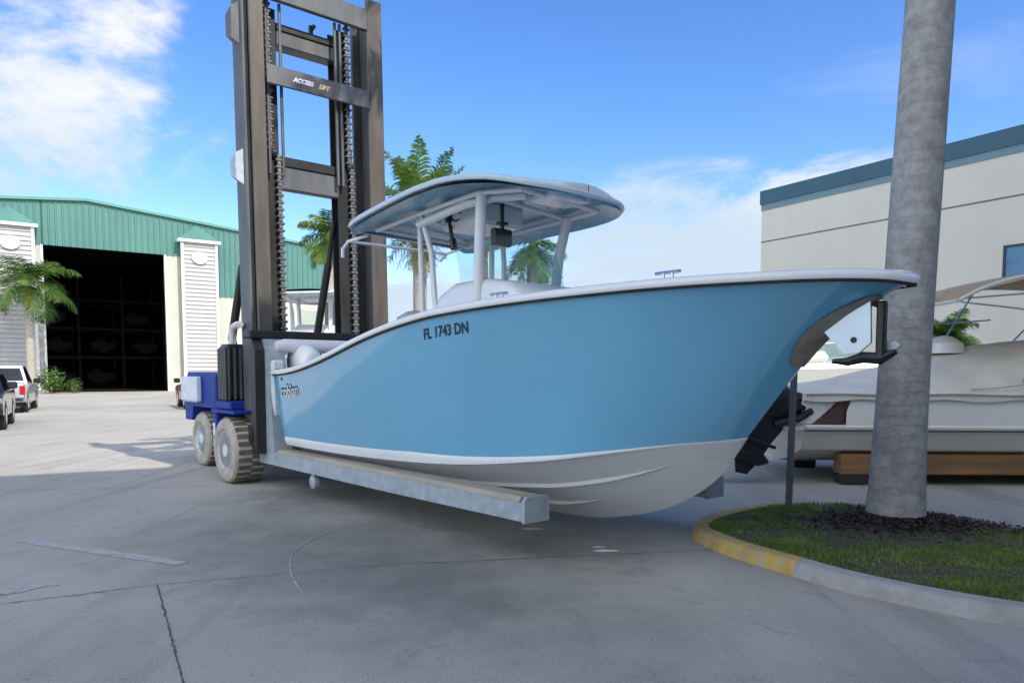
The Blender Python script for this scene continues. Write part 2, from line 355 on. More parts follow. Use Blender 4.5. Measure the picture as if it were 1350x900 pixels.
W = bpy.data.worlds.new('World'); SC.world = W; W.use_nodes = True
def build_world():
    nt = W.node_tree; N = nt.nodes; L = nt.links; N.clear()
    out = N.new('ShaderNodeOutputWorld'); bg = N.new('ShaderNodeBackground'); L.new(bg.outputs[0], out.inputs[0])
    sky = N.new('ShaderNodeTexSky'); sky.sky_type = 'NISHITA'; sky.sun_disc = False
    sky.sun_elevation = SUN_EL; sky.sun_rotation = math.atan2(SUN_AZ[0], SUN_AZ[1])
    sky.air_density = 1.0; sky.dust_density = .3; sky.ozone_density = 2.6
    tc = N.new('ShaderNodeTexCoord'); nrm = N.new('ShaderNodeVectorMath'); nrm.operation = 'NORMALIZE'
    L.new(tc.outputs['Generated'], nrm.inputs[0])
    sp = N.new('ShaderNodeSeparateXYZ'); L.new(nrm.outputs[0], sp.inputs[0])
    def m(op, a, b=0, c=None):
        n = N.new('ShaderNodeMath'); n.operation = op
        for i, q in enumerate((a, b, c)):
            if q is None: continue
            if isinstance(q, (int, float)): n.inputs[i].default_value = q
            else: L.new(q, n.inputs[i])
        return n.outputs[0]
    az = m('ARCTAN2', sp.outputs[0], sp.outputs[1]); el = m('ARCSINE', sp.outputs[2])
    # turbulence that bends the cloud outlines
    mp = N.new('ShaderNodeMapping'); mp.inputs['Scale'].default_value = (1, 1, 1.9); L.new(nrm.outputs[0], mp.inputs[0])
    def noise(sc, det, ro, dist=0, loc=(0,0,0), stretch=(1,1,1.9)):
        mp = N.new('ShaderNodeMapping'); mp.inputs['Scale'].default_value = stretch; mp.inputs['Location'].default_value = loc
        L.new(nrm.outputs[0], mp.inputs[0])
        n = N.new('ShaderNodeTexNoise'); n.inputs['Scale'].default_value = sc; n.inputs['Detail'].default_value = det; n.inputs['Roughness'].default_value = ro
        n.inputs['Distortion'].default_value = dist
        L.new(mp.outputs[0], n.inputs['Vector']); return n.outputs['Fac']
    nbig = noise(5.5, 11, .60, .35); nfine = noise(14, 10, .62, .5, (3,1,2)); wisp = noise(4.2, 10, .62, .9, (7,2,4), (1.0,1.0,3.4))
    def blob(a0, e0, ra, re, tilt=0.0):
        da = m('SUBTRACT', az, R(a0)); de = m('SUBTRACT', el, R(e0))
        if tilt: de = m('SUBTRACT', de, m('MULTIPLY', da, tilt))
        q = m('ADD', m('POWER', m('DIVIDE', m('ABSOLUTE', da), R(ra)), 2), m('POWER', m('DIVIDE', m('ABSOLUTE', de), R(re)), 2))
        return m('SUBTRACT', 1, q)           # 1 at the middle, 0 on the ellipse, negative outside
    def smooth(x, a, b):
        r = N.new('ShaderNodeMapRange'); r.interpolation_type = 'SMOOTHSTEP'; r.inputs['From Min'].default_value = a; r.inputs['From Max'].default_value = b
        L.new(x, r.inputs[0]); return r.outputs[0]
    turb = m('ADD', m('MULTIPLY', m('SUBTRACT', nbig, .5), 3.4), m('MULTIPLY', m('SUBTRACT', nfine, .5), 1.3))
    shape = blob(-32, 15.5, 10.5, 8.0)
    shape = m('MAXIMUM', shape, blob(-48, 14, 18, 9))
    shape = m('MAXIMUM', shape, blob(-27, 22, 5, 2.6, .3))
    c1 = smooth(m('ADD', shape, turb), -.1, 1.05)
    low = m('MULTIPLY', blob(14, 5, 15, 10.0), 1.15)
    low = m('MAXIMUM', low, blob(19, 11.0, 10, 3.6, .22))
    low = m('MAXIMUM', low, blob(-3, 4, 22, 5))
    low = m('MAXIMUM', low, m('SUBTRACT', .55, m('DIVIDE', m('ABSOLUTE', el), R(9))))
    t2 = m('ADD', m('MULTIPLY', m('SUBTRACT', wisp, .5), 2.6), m('MULTIPLY', m('SUBTRACT', nfine, .5), .6))
    c2 = m('MULTIPLY', smooth(m('ADD', low, t2), -.1, .75), .96)
    gen = m('MULTIPLY', smooth(wisp, .60, .78), m('MULTIPLY', smooth(el, R(25), R(45)), .55))
    rear = smooth(sp.outputs[1], .1, -.35)
    rear_fill = m('MULTIPLY', smooth(wisp, .36, .56), m('MULTIPLY', rear, .95))  # unseen bright clouds added behind the camera to fill the shade
    thin = m('MULTIPLY', smooth(m('ADD', blob(30, 19, 16, 3.2), t2), .3, 1.6), .18)
    cov = m('MAXIMUM', m('MAXIMUM', c1, c2), m('MAXIMUM', m('MAXIMUM', gen, rear_fill), thin))
    # cloud brightness: sunlit tops, greyer bases
    cc = N.new('ShaderNodeValToRGB'); L.new(m('ADD', m('MULTIPLY', nbig, .6), m('MULTIPLY', smooth(el, R(8), R(20)), .4)), cc.inputs[0])
    cc.color_ramp.elements[0].position = .32; cc.color_ramp.elements[0].color = (.66,.79,.93,1)
    cc.color_ramp.elements[1].position = .68; cc.color_ramp.elements[1].color = (.98,.99,1.0,1)
    hs = N.new('ShaderNodeHueSaturation'); hs.inputs['Saturation'].default_value = SKY_SAT; hs.inputs['Value'].default_value = SKY_STR
    hs.inputs['Hue'].default_value = .511
    L.new(sky.outputs[0], hs.inputs['Color'])
    cv = N.new('ShaderNodeVectorMath'); cv.operation = 'SCALE'; L.new(cc.outputs[0], cv.inputs[0]); L.new(m('ADD', CLOUD, m('MULTIPLY', rear, CLOUD*1.6)), cv.inputs['Scale'])  # rear clouds boosted beyond the visible ones as added fill
    mx = N.new('ShaderNodeMix'); mx.data_type = 'RGBA'; L.new(cov, mx.inputs[0]); L.new(hs.outputs[0], mx.inputs[6]); L.new(cv.outputs[0], mx.inputs[7])
    L.new(mx.outputs[2], bg.inputs['Color']); bg.inputs['Strength'].default_value = BG_STR
BG_STR = .13; SKY_STR = .88; SKY_SAT = 1.27; CLOUD = 3.5
build_world()
SC.view_settings.view_transform = 'Standard'; SC.view_settings.look = 'None'; SC.view_settings.gamma = 1
SC.view_settings.exposure = 1.12
SC.view_settings.use_curve_mapping = False
SC.cycles.max_bounces = 8; SC.cycles.transparent_max_bounces = 12

# ------------------------------------------------------------------ ground
g = MB(); g.add([(-700,-250,0),(700,-250,0),(700,1200,0),(-700,1200,0)], [(0,1,2,3)])
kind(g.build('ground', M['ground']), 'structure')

def strip(name, pts, w, m, z=.004, jitter=0):
    """a flat painted strip along a polyline"""
    b = MB(); L_ = []; R_ = []
    for i, p in enumerate(pts):
        a = pts[max(i-1,0)]; c = pts[min(i+1,len(pts)-1)]
        dx, dy = c[0]-a[0], c[1]-a[1]; l = math.hypot(dx, dy) or 1
        ww = (w[i] if isinstance(w, list) else w)*.5*(1+random.uniform(-jitter, jitter))
        L_.append((p[0]-dy/l*ww, p[1]+dx/l*ww, z)); R_.append((p[0]+dy/l*ww, p[1]-dx/l*ww, z))
    b.loft([L_, R_]); return kind(b.build(name, m), 'structure')
def gp(px, py, z=0.0):
    """ground point seen at a pixel of the photograph"""
    d = Vector(((px-675)/FPX, 1, -(py-555)/FPX)); d.rotate(Matrix.Rotation(-PITCH, 3, 'X'))
    t = (z-H)/d.z; return (d.x*t, d.y*t)
def wiggle(a, b, n, amp):
    out = []
    for i in range(n+1):
        t = i/n; e = math.sin(math.pi*t)
        out.append((a[0]+(b[0]-a[0])*t+random.uniform(-amp, amp)*e, a[1]+(b[1]-a[1])*t+random.uniform(-amp, amp)*e))
    return out
strip('parking_line', wiggle(gp(30,712), gp(240,743), 26, .012), .13, M['paint_line'], jitter=.16)
strip('parking_line', wiggle(gp(-60,795), gp(72,768), 20, .02), .14, M['paint_line'], jitter=.3)
strip('pavement_joint', wiggle(gp(207,770), gp(243,905), 60, .006), .010, M['joint'], jitter=.5)
strip('pavement_joint', wiggle(gp(-30,800), gp(205,771), 24, .012), [.004+.006*abs(math.sin(i*.9)) for i in range(25)], M['joint'], jitter=.5)
strip('pavement_joint', wiggle(gp(205,771), gp(560,740), 40, .015), [.002+.005*abs(math.sin(i*.7)) for i in range(41)], M['joint'], jitter=.5)
for a, c in (((-40,588),(262,583)),((-60,648),(300,640)),((560,742),(1000,722)),((243,905),(250,960))):
    strip('pavement_joint', wiggle(gp(*a), gp(*c), 40, .006), .010, M['joint'], jitter=.5)
for (px, py, w) in ((701,697,.09),(789,721,.05),(799,726,.09)):
    x, y = gp(px, py); b = MB()
    b.add([(x+w*(1+.25*math.sin(3*k))*math.cos(k*.6283)*1.2, y+w*.5*math.sin(k*.6283)*(1+.2*math.cos(2*k)), .004) for k in range(10)], [tuple(range(10))])
    kind(b.build('paint_spot', M['letter_white']), 'structure')
for (a, c, mid, w) in (((385,730),(420,800),(372,765),.035), ((385,730),(470,690),(410,705),.03)):
    p0, p1, pm = gp(*a), gp(*c), gp(*mid)
    pts = [((1-t)**2*p0[0]+2*t*(1-t)*pm[0]+t*t*p1[0], (1-t)**2*p0[1]+2*t*(1-t)*pm[1]+t*t*p1[1]) for t in [i/24 for i in range(25)]]
    strip('scuff_mark', pts, [w*.45*(.2+.8*math.sin(math.pi*i/24)) for i in range(25)], M['scuff'], z=.006, jitter=.6)

# ------------------------------------------------------------------ kerbed island
OUT = [(1.74,7.05),(1.80,6.62),(1.93,6.25),(2.12,5.88),(2.36,5.42),(2.70,4.98),(3.16,4.58),(3.9,4.15),(4.9,3.75),(6.1,3.6),(7.2,3.95),
       (7.6,4.7),(7.2,5.5),(6.3,6.2),(5.5,6.75),(4.9,7.18),(4.4,7.72),(3.95,8.15),(3.4,8.42),(2.85,8.32),(2.35,8.0),(1.95,7.55)]
def closed_smooth(P, k):
    n = len(P); out = []
    for i in range(n):
        p0, p1, p2, p3 = [Vector(P[(i+j-1) % n]) for j in range(4)]
        for q in range(k):
            t = q/k
            out.append(.5*((2*p1)+(-p0+p2)*t+(2*p0-5*p1+4*p2-p3)*t*t+(-p0+3*p1-3*p2+p3)*t**3))
    return out
OS = closed_smooth(OUT, 8); NO = len(OS)
def inset(P, d):
    n = len(P); r = []
    for i in range(n):
        t = (P[(i+1) % n]-P[i-1]).normalized(); r.append(P[i]+Vector((-t.y, t.x))*d)   # counter-clockwise outline: left is inward
    return r
KH = .12
prof = [(0,0),(.012,KH*.6),(.03,KH*.92),(.055,KH),(.15,KH+.004),(.165,KH-.02),(.165,KH-.08)]
rings = [[(p.x, p.y, z) for p in inset(OS, d)] for d, z in prof]
def kerb(name, i0, i1, m):
    b = MB(); cols = []
    for i in range(i0, i1+1):
        cols.append([rings[k][i % NO] for k in range(len(prof))])
    b.loft(cols); return kind(b.build(name, m, smooth=True, angle=50), 'structure')
ye0, ye1 = 18*8, NO + 3*8+3
kerb('yellow_kerb', ye0, ye1, M['kerb_yellow']); kerb('kerb', ye1-NO, ye0, M['kerb_grey'])
IN = inset(OS, .16)
b = MB(); cx = sum(p.x for p in IN)/NO; cy = sum(p.y for p in IN)/NO
PALM = (3.93, 7.50)
def soil_h(x, y):
    d = math.hypot((x-PALM[0])/1.3, (y-PALM[1])/.8)
    return KH-.025 + .05*math.exp(-d*d) + .02*math.sin(x*2.1)*math.sin(y*1.7)
rr = [[(cx+(p.x-cx)*s, cy+(p.y-cy)*s, KH-.02 if s == 1 else soil_h(cx+(p.x-cx)*s, cy+(p.y-cy)*s)) for p in IN] for s in (1,.93,.8,.66,.5,.34,.18,.02)]
b.loft(rr, closed=True); b.add([p for p in rr[-1]], [tuple(range(NO))])
kind(b.build('island_soil', M['soil'], smooth=True), 'structure')
def inside(x, y, P):
    c = False; j = len(P)-1
    for i in range(len(P)):
        if (P[i].y > y) != (P[j].y > y) and x < (P[j].x-P[i].x)*(y-P[i].y)/(P[j].y-P[i].y)+P[i].x: c = not c
        j = i
    return c
IN2 = inset(OS, .15)[::4]
from mathutils import noise as NZ
# mulch: a mound of many little bark chips round the palm
b = MB()
for k in range(5200):
    a = random.uniform(0, 2*math.pi); r = abs(random.gauss(0, .55))
    x = PALM[0]+.02+math.cos(a)*r*1.25; y = PALM[1]-.25+math.sin(a)*r*.62
    if not inside(x, y, IN2) or r > 1.25: continue
    z = soil_h(x, y)+random.uniform(0, .025)
    q = random.uniform(0, 3.14); l = random.uniform(.012,.035); w = random.uniform(.005,.012); t = random.uniform(-.5,.5)
    dx, dy = math.cos(q), math.sin(q)
    b.add([(x-dx*l-dy*w, y-dy*l+dx*w, z-t*l), (x-dx*l+dy*w, y-dy*l-dx*w, z-t*l+.004), (x+dx*l+dy*w, y+dy*l-dx*w, z+t*l), (x+dx*l-dy*w, y+dy*l+dx*w, z+t*l+.006)], [(0,1,2,3)])
kind(b.build('mulch', M['mulch']), 'stuff')
def mulch_d(x, y): return math.hypot((x-PALM[0]-.02)/1.05, (y-PALM[1]+.25)/.52)
b = MB(); cnt = 0
while cnt < 70000:
    x = random.uniform(1.85, 6.2); y = random.uniform(3.9, 8.4)
    if x > 4.6 and random.random() < .55: cnt += 1; continue
    if not inside(x, y, IN2): continue
    cnt += 1
    md = mulch_d(x, y) + .45*(NZ.noise((x*2.2, y*2.2, 0)))
    if md < 1.0 and random.random() > .04: continue
    pv = NZ.noise((x*1.9+5, y*1.9, 3)) + .5*NZ.noise((x*6, y*6, 1))
    bare = math.exp(-((x-3.2)**2/.35+(y-6.75)**2/.12))
    if random.random() < .30 - pv*.9 + bare*.9: continue
    z = soil_h(x, y)-.01
    h = random.uniform(.016, .042)*(1+pv*.5)
    a = random.uniform(0, 6.28); w = random.uniform(.003, .006); ln = random.uniform(.1, .9)*h; c2 = random.uniform(0, 6.28)
    dx, dy = math.cos(a)*w, math.sin(a)*w; lx, ly = math.cos(c2)*ln, math.sin(c2)*ln
    b.add([(x-dx,y-dy,z),(x+dx,y+dy,z),(x+dx*.7+lx*.45,y+dy*.7+ly*.45,z+h*.65),(x-dx*.7+lx*.45,y-dy*.7+ly*.45,z+h*.65),(x+lx,y+ly,z+h)], [(0,1,2,3),(3,2,4)])
kind(b.build('grass', M['grass']), 'stuff')

# ------------------------------------------------------------------ palms
def frond(b, base, az, el0, length, droop, leaf, n=34, dens=1.0, spread=1.0, twist=.35):
    """one feather frond: a rachis that bends over, with two rows of drooping leaflets"""
    p = Vector(base); el = el0; st = length/n; pts = [p.copy()]; dirs = []
    for i in range(n):
        d = Vector((math.cos(az)*math.cos(el), math.sin(az)*math.cos(el), math.sin(el))); dirs.append(d)
        p = p + d*st; pts.append(p.copy()); el -= droop/n*(.5+1.0*i/n)
    for i in range(n):                        # rachis
        r0 = .03*length/3*(1-i/n)+.006; d = dirs[i]; s = d.cross(Vector((0,0,1))).normalized()*r0
        u = s.cross(d).normalized()*r0
        b.add([pts[i]-s, pts[i]+s, pts[i]+u, pts[i+1]-s*.9, pts[i+1]+s*.9, pts[i+1]+u*.9], [(0,1,4,3),(1,2,5,4),(2,0,3,5)])
    for i in range(3, n):
        t = i/n; L0 = leaf*(math.sin(math.pi*min(1, .12+t*.92))**.6)*random.uniform(.85,1.1)
        d = dirs[i]; s = d.cross(Vector((0,0,1))).normalized(); up = s.cross(d).normalized()
        for sg in (-1, 1):
            for rep in range(2 if dens > 1 else 1):
                dirv = (s*sg*spread + d*random.uniform(.45,.8) + up*random.uniform(-twist, twist+.15)).normalized()
                q0 = pts[i]+d*random.uniform(0, st); w = .013*length/2.4+.010
                q1 = q0+dirv*L0*.5+Vector((0,0,-.06*L0)); q2 = q0+dirv*L0*.95+Vector((0,0,-.34*L0))
                wv = d*w
                b.add([q0-wv*.5,q0+wv*.5,q1+wv,q1-wv,q2], [(0,1,2,3),(3,2,4)])
def trunk_mesh(h, prof, lean=(0,0), n=20):
    b = MB(); rings = []
    K = max(14, int(h*3))
    for i in range(K+1):
        z = h*i/K; r = interp(prof, z/h)
        ox, oy = lean[0]*(z/h)**1.3, lean[1]*(z/h)**1.3
        rings.append([(ox+r*math.cos(a*2*math.pi/n)*(1+.015*math.sin(3*a+z)), oy+r*math.sin(a*2*math.pi/n)*(1+.015*math.cos(2*a+z)), z) for a in range(n)])
    b.loft(rings, closed=True, caps=True); return b
def palm(loc, h, prof, label, nf, fl, leaf, name='palm_tree', lean=(0,0), bark='palm_bark_far', fm='frond', el_range=(-.5,1.35), droop=(1.0,1.9),
         shaft=None, shaft_m='crownshaft', old=0, old_m='frond_yellow', rz=0, seed=1, dens=2, group=None, n_seg=38):
    random.seed(seed)
    t = thing(name, label, 'palm tree', loc, rz, group)
    trunk_mesh(h, prof, lean).build('trunk', M[bark], t, smooth=True)
    top = Vector((lean[0], lean[1], h)); rt = prof[-1][1]
    if shaft:
        b = MB(); b.lathe([(rt*.95,-.02),(rt*1.12,shaft*.15),(rt*1.0,shaft*.55),(rt*.62,shaft)], top, (0,0,1), 16)
        b.build('crownshaft', M[shaft_m], t, smooth=True); top = top+Vector((0,0,shaft*.92))
    b = MB()
    for k in range(nf):
        f = k/(nf-1) if nf > 1 else .5
        el = el_range[1]+(el_range[0]-el_range[1])*f+random.uniform(-.12,.12)
        frond(b, top+Vector((0,0,-.15*f)), k*2.399+random.uniform(-.2,.2), el, fl*random.uniform(.85,1.1)*(1-.15*abs(f-.5)), random.uniform(*droop), leaf, n_seg, dens)
    b.build('crown', M[fm], t)
    if old:
        b = MB()
        for k in range(old):
            frond(b, top+Vector((0,0,-.3)), k*2.2+.4, random.uniform(-1.2,-.55), fl*random.uniform(.4,.6), random.uniform(.3,.7), leaf*.9, 20, 1)
        b.build('dead_fronds', M[old_m], t)
    return t
# tall palm in the island: trunk runs out of the top of the picture
palm((PALM[0], PALM[1], KH-.03), 11.5, [(0,.29),(.012,.272),(.04,.262),(.09,.245),(.2,.235),(.4,.225),(.7,.20),(1,.17)],
     'smooth grey palm trunk rising from the mulched kerb island in front of white cabin cruiser', 16, 3.4, .75, lean=(.50,.05), bark='palm_bark',
     shaft=1.3, seed=3, el_range=(-.3,1.3))
# row of palms in the sun behind the boat
palm((-5.35,22.0,0), 5.2, [(0,.24),(.1,.2),(1,.17)], 'palm with yellowing fronds seen between the mast uprights of the lift', 18, 1.15, .40, seed=11, fm='frond_light', old=12, old_m='frond_yellow', el_range=(-.6,1.3), shaft=.5)
palm((-2.75,22.3,0), 5.55, [(0,.26),(.1,.22),(1,.20)], 'palm with upright feathery fronds standing right of the lift mast behind the hardtop', 28, 2.5, .55, seed=23, fm='frond_light', old=14, old_m='frond_yellow', el_range=(-.1,1.57), droop=(.2,1.1), shaft=.6)
palm((-.95,24.5,0), 5.3, [(0,.24),(.1,.2),(1,.17)], 'palm with orange brown trunk boots seen under the hardtop left of windshield', 11, 1.5, .45, seed=31, old=6, old_m='frond_dead', bark='palm_bark_far', el_range=(-.5,1.35), shaft=1.6, shaft_m='boot_orange')
palm((.66,23.0,0), 4.9, [(0,.26),(.1,.23),(1,.2)], 'palm seen through the tinted windshield under the hardtop', 13, 1.6, .42, seed=41, el_range=(-.9,1.0), droop=(1.2,2.0), shaft=.7)
# young palm before the warehouse, low palm by the right building
palm((-33.9,52.3,0), 6.0, [(0,.42),(.1,.32),(1,.26)], 'young palm with yellow crownshaft in front of the left warehouse tower', 22, 3.6, 1.25, seed=51, el_range=(-.45,1.3), droop=(1.1,2.1), shaft=2.0, shaft_m='crown_yellow', dens=2)
palm((11.1,19.0,0), 2.5, [(0,.22),(.5,.2),(1,.2)], 'low bushy palm with brown lower fronds behind the tan boat bimini', 26, .95, .42, name='cabbage_palm', seed=61, el_range=(-1.1,1.4), droop=(.9,1.6), old=14, old_m='frond_dead')

def shrub(loc, r, n, label, seed):
    random.seed(seed); t = thing('shrub', label, 'shrub', loc)
    b = MB()
    for k in range(5):
        a = k*1.26; b.tube([(0,0,0),(math.cos(a)*r*.3, math.sin(a)*r*.3, r*.7),(math.cos(a)*r*.6, math.sin(a)*r*.6, r*1.2)], [.03,.02,.01], 5)
    b.build('stem', M['timber'], t)
    b = MB()
    for k in range(n):
        d = Vector((random.gauss(0,1), random.gauss(0,1), random.gauss(0,1))).normalized()*r*random.uniform(.5,1.0)*(1+.25*math.sin(k*.7))
        p = d+Vector((0,0,r*.95)); p.z = max(.05, p.z)
        u = Vector((random.gauss(0,1), random.gauss(0,1), random.gauss(0,1))).normalized(); w = u.cross(d).normalized(); s = r*.1
        b.add([p-u*s, p-w*s*.5, p+u*s, p+w*s*.5], [(0,1,2,3)])
    b.build('leaves', M['frond'], t); return t
shrub((-34.2,54.9,0), 1.0, 900, 'green shrub at the foot of the left warehouse tower', 71)
shrub((-32.9,55.6,0), .6, 500, 'smaller green shrub beside the dark doorway jamb', 72)

# far tree line all round the yard
random.seed(5); b = MB()
for k in range(210):
    a = R(random.uniform(-62, 62)); d = random.uniform(130, 210); cx_, cy_ = math.sin(a)*d, math.cos(a)*d; hh = random.uniform(3.5, 8)
    for q in range(120):
        v = Vector((random.gauss(0,1), random.gauss(0,1), random.gauss(0,.8)))*hh*.42; p = Vector((cx_, cy_, hh*.5))+v
        if p.z < 0: continue
        u = Vector((random.gauss(0,1), random.gauss(0,1), random.gauss(0,1))).normalized(); w = u.cross(Vector((.3,.4,.86))).normalized(); s = .9
        b.add([p-u*s, p-w*s*.7, p+u*s, p+w*s*.7], [(0,1,2,3)])
kind(b.build('treeline', M['tree_far']), 'stuff')

# ------------------------------------------------------------------ warehouse with the big doorway
WD = math.atan2(.58, .815)
wh = thing('boat_warehouse', 'metal warehouse with green gable band, two sided towers and tall dark doorway', 'warehouse', (-35.7,57,0), WD)
SL, SR, PK = -22.0, 26.0, 3.0
def roofz(s): return 14.85-.095*abs(s-PK)
DW, DH = 8.5, 11.25
# beige lower walls (front) either side of the doorway, with a side strip and returns
b = MB(); b.box(SL, 0, 0, .3, 0, 8.0); b.box(DW, SR, 0, .3, 0, 8.0)
b.box(SL, SL+.3, .3, 45, 0, roofz(SL)-.2); b.box(SR-.3, SR, .3, 45, 0, roofz(SR)-.2); b.box(SL, SR, 45, 45.3, 0, 12.4)
b.box(DW, 12.6, .02, .28, 8.0, 11.22); b.box(-.55, 0, .02, .28, 8.0, 11.22)
b.build('wall', M['wall_beige'], wh)
# inner faces of the hall, its darkness put into their colour
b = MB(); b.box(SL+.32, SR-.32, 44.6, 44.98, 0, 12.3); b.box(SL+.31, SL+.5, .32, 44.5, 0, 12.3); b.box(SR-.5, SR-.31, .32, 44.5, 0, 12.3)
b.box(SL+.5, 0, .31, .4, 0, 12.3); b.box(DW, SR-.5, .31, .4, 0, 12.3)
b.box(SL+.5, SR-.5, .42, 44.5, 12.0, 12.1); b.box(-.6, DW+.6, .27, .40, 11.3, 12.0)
b.build('lining', M['hall_shade'], wh)
b = MB(); b.box(SL+.5, SR-.5, .4, 44.5, .004, .02); b.build('hall_floor', M['hall_shade'], wh)
# ribbed green cladding: a folded sheet
b = MB(); x = SL; prof_x = []
while x < SR-.01:
    for dx, yy in ((0,0),(.30,0),(.34,-.07),(.42,-.07),(.46,0)):
        if x+dx <= SR: prof_x.append((x+dx, yy))
    x += .46
def clad_low(x):
    if -.02 <= x <= DW+.02: return DH
    if -.55 < x < 12.6: return 11.2
    return 8.0
prof_x = sorted(set(prof_x + [(q, 0) for q in (-.55,-.54,-.03,-.02,DW+.02,DW+.03,12.59,12.6)]))
lo = [(px_, py_, clad_low(px_)) for px_, py_ in prof_x]; hi = [(px_, py_, roofz(px_)) for px_, py_ in prof_x]
bk_lo = [(p[0], .25, p[2]) for p in lo]; bk_hi = [(p[0], .25, p[2]) for p in hi]
b.loft([hi, lo, bk_lo, bk_hi]); b.build('gable_cladding', M['green_metal'], wh)
# roof and its trim
b = MB()
for s0, s1 in ((SL-.4, PK), (PK, SR+.4)):
    b.add([(s0,-.25,roofz(s0)),(s1,-.25,roofz(s1)),(s1,45.6,roofz(s1)),(s0,45.6,roofz(s0)),(s0,-.25,roofz(s0)+.2),(s1,-.25,roofz(s1)+.2),(s1,45.6,roofz(s1)+.2),(s0,45.6,roofz(s0)+.2)],
          [(0,3,2,1),(4,5,6,7),(0,1,5,4),(1,2,6,5),(2,3,7,6),(3,0,4,7)])
b.build('roof', M['green_roof'], wh)
for x in (-.16, DW): b = MB(); b.box(x, x+.16, -.05, .31, 0, DH); b.build('door_frame', M['trim_white'], wh)
def tower(s0, s1):
    z1 = 12.35; b = MB(); nrow = 36
    for i in range(nrow):                       # lapped boards
        z0 = i*z1/nrow; zz = (i+1)*z1/nrow
        b.add([(s0,-.78,z0),(s1,-.78,z0),(s1,-.70,zz),(s0,-.70,zz),(s0,-.70,z0),(s1,-.70,z0)], [(0,1,2,3),(0,4,5,1)])
        b.add([(s0,-.78,z0),(s0,-.70,zz),(s0,0,zz),(s0,0,z0)], [(0,1,2,3)]); b.add([(s1,-.78,z0),(s1,-.70,zz),(s1,0,zz),(s1,0,z0)], [(0,3,2,1)])
    b.box(s0+.02, s1-.02, -.68, .28, 0, z1)
    tw = b.build('tower', M['siding'], wh)
    b = MB()
    for s in (s0, s1): b.box(s-.11, s+.11, -.86, -.66, 0, z1-.02)
    b.box(s0-.35, s1+.35, -1.05, -.2, z1, z1+.22); b.build('trim', M['trim_white'], tw)
    b = MB(); mid = (s0+s1)/2; zr = z1+.23
    b.add([(s0-.3,-1.0,zr),(s1+.3,-1.0,zr),(s1+.3,.1,zr),(s0-.3,.1,zr),(mid,-.12,zr+1.3)], [(0,1,4),(1,2,4),(2,3,4),(3,0,4),(0,3,2,1)])
    b.build('tower_roof', M['green_metal'], tw)
    b = MB(); ring = [(mid+.62*math.cos(k*.2618), .5*math.sin(k*.2618)) for k in range(24)]
    b.prism([(x, 11.1+z) for x, z in ring], -.92, -.80); b.build('medallion', M['trim_white'], tw)
    return tw
tower(-3.5, -.65); tower(9.75, 12.45)
# racks with stored boats in the dark hall
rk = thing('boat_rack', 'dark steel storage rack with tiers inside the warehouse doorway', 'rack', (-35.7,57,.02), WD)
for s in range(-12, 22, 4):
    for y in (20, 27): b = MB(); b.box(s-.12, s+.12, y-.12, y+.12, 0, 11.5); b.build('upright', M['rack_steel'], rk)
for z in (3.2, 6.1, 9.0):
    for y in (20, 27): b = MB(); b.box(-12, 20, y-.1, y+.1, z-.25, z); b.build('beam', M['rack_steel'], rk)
def stored_boat_mesh():
    b = MB(); rings = []
    for t in (0,.15,.3,.5,.7,.85,.95,1):
        w = 1.25*(1-max(0, t-.45)**2*3.2); w = max(w, .04); y = 7*t; k = .25+.9*max(0, t-.7)**1.5*2
        rings.append([(-w, y, 1.35+.15*t), (-w*.85, y, .65+k*.3), (0, y, .1+k*.55), (w*.85, y, .65+k*.3), (w, y, 1.35+.15*t), (w*.5, y, 1.45+.15*t), (-w*.5, y, 1.45+.15*t)])
    b.loft(rings, closed=True, caps=True); b.box(-.45,.45,2.6,3.8,1.4,2.0,.1); b.box(-.8,.8,2.2,4.2,2.55,2.62,.02)
    for x in (-.5,.5): b.tube([(x,3,1.4),(x,3,2.56)], .04, 6)
    return b
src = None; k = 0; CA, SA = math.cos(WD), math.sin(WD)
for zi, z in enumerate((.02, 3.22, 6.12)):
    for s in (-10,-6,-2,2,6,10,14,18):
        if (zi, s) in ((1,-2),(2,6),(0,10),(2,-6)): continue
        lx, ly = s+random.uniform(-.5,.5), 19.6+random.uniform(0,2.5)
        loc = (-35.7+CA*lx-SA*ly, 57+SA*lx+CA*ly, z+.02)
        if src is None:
            src = stored_boat_mesh().build('stored_boat', M['stored_shaded'], None, smooth=True); o = src
            tag(o, 'small boat coloured near black as if in shade, kept in the racks inside the warehouse doorway', 'boat', 'boats kept on the warehouse rack')
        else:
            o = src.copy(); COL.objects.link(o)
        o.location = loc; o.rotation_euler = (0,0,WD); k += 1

# ------------------------------------------------------------------ right-hand building
def wall_holes(b, x0, x1, z0, z1, holes, y=0, depth=.14):
    xs = sorted({x0, x1, *[h[0] for h in holes], *[h[1] for h in holes]}); zs = sorted({z0, z1, *[h[2] for h in holes], *[h[3] for h in holes]})
    for i in range(len(xs)-1):
        for j in range(len(zs)-1):
            cx_, cz_ = (xs[i]+xs[i+1])/2, (zs[j]+zs[j+1])/2
            if any(h[0] < cx_ < h[1] and h[2] < cz_ < h[3] for h in holes): continue
            b.add([(xs[i],y,zs[j]),(xs[i+1],y,zs[j]),(xs[i+1],y,zs[j+1]),(xs[i],y,zs[j+1])], [(0,1,2,3)])
    for (a, c, d, e) in holes:
        b.add([(a,y,d),(c,y,d),(c,y,e),(a,y,e),(a,y+depth,d),(c,y+depth,d),(c,y+depth,e),(a,y+depth,e)], [(0,4,5,1),(1,5,6,2),(2,6,7,3),(3,7,4,0)])
RB = math.atan2(-.852, .524)
rb = thing('office_building', 'plain beige concrete building with dark teal parapet stripe and upper windows', 'building', (10.3,31,0), RB)
LR, BH = 38.0, 9.0
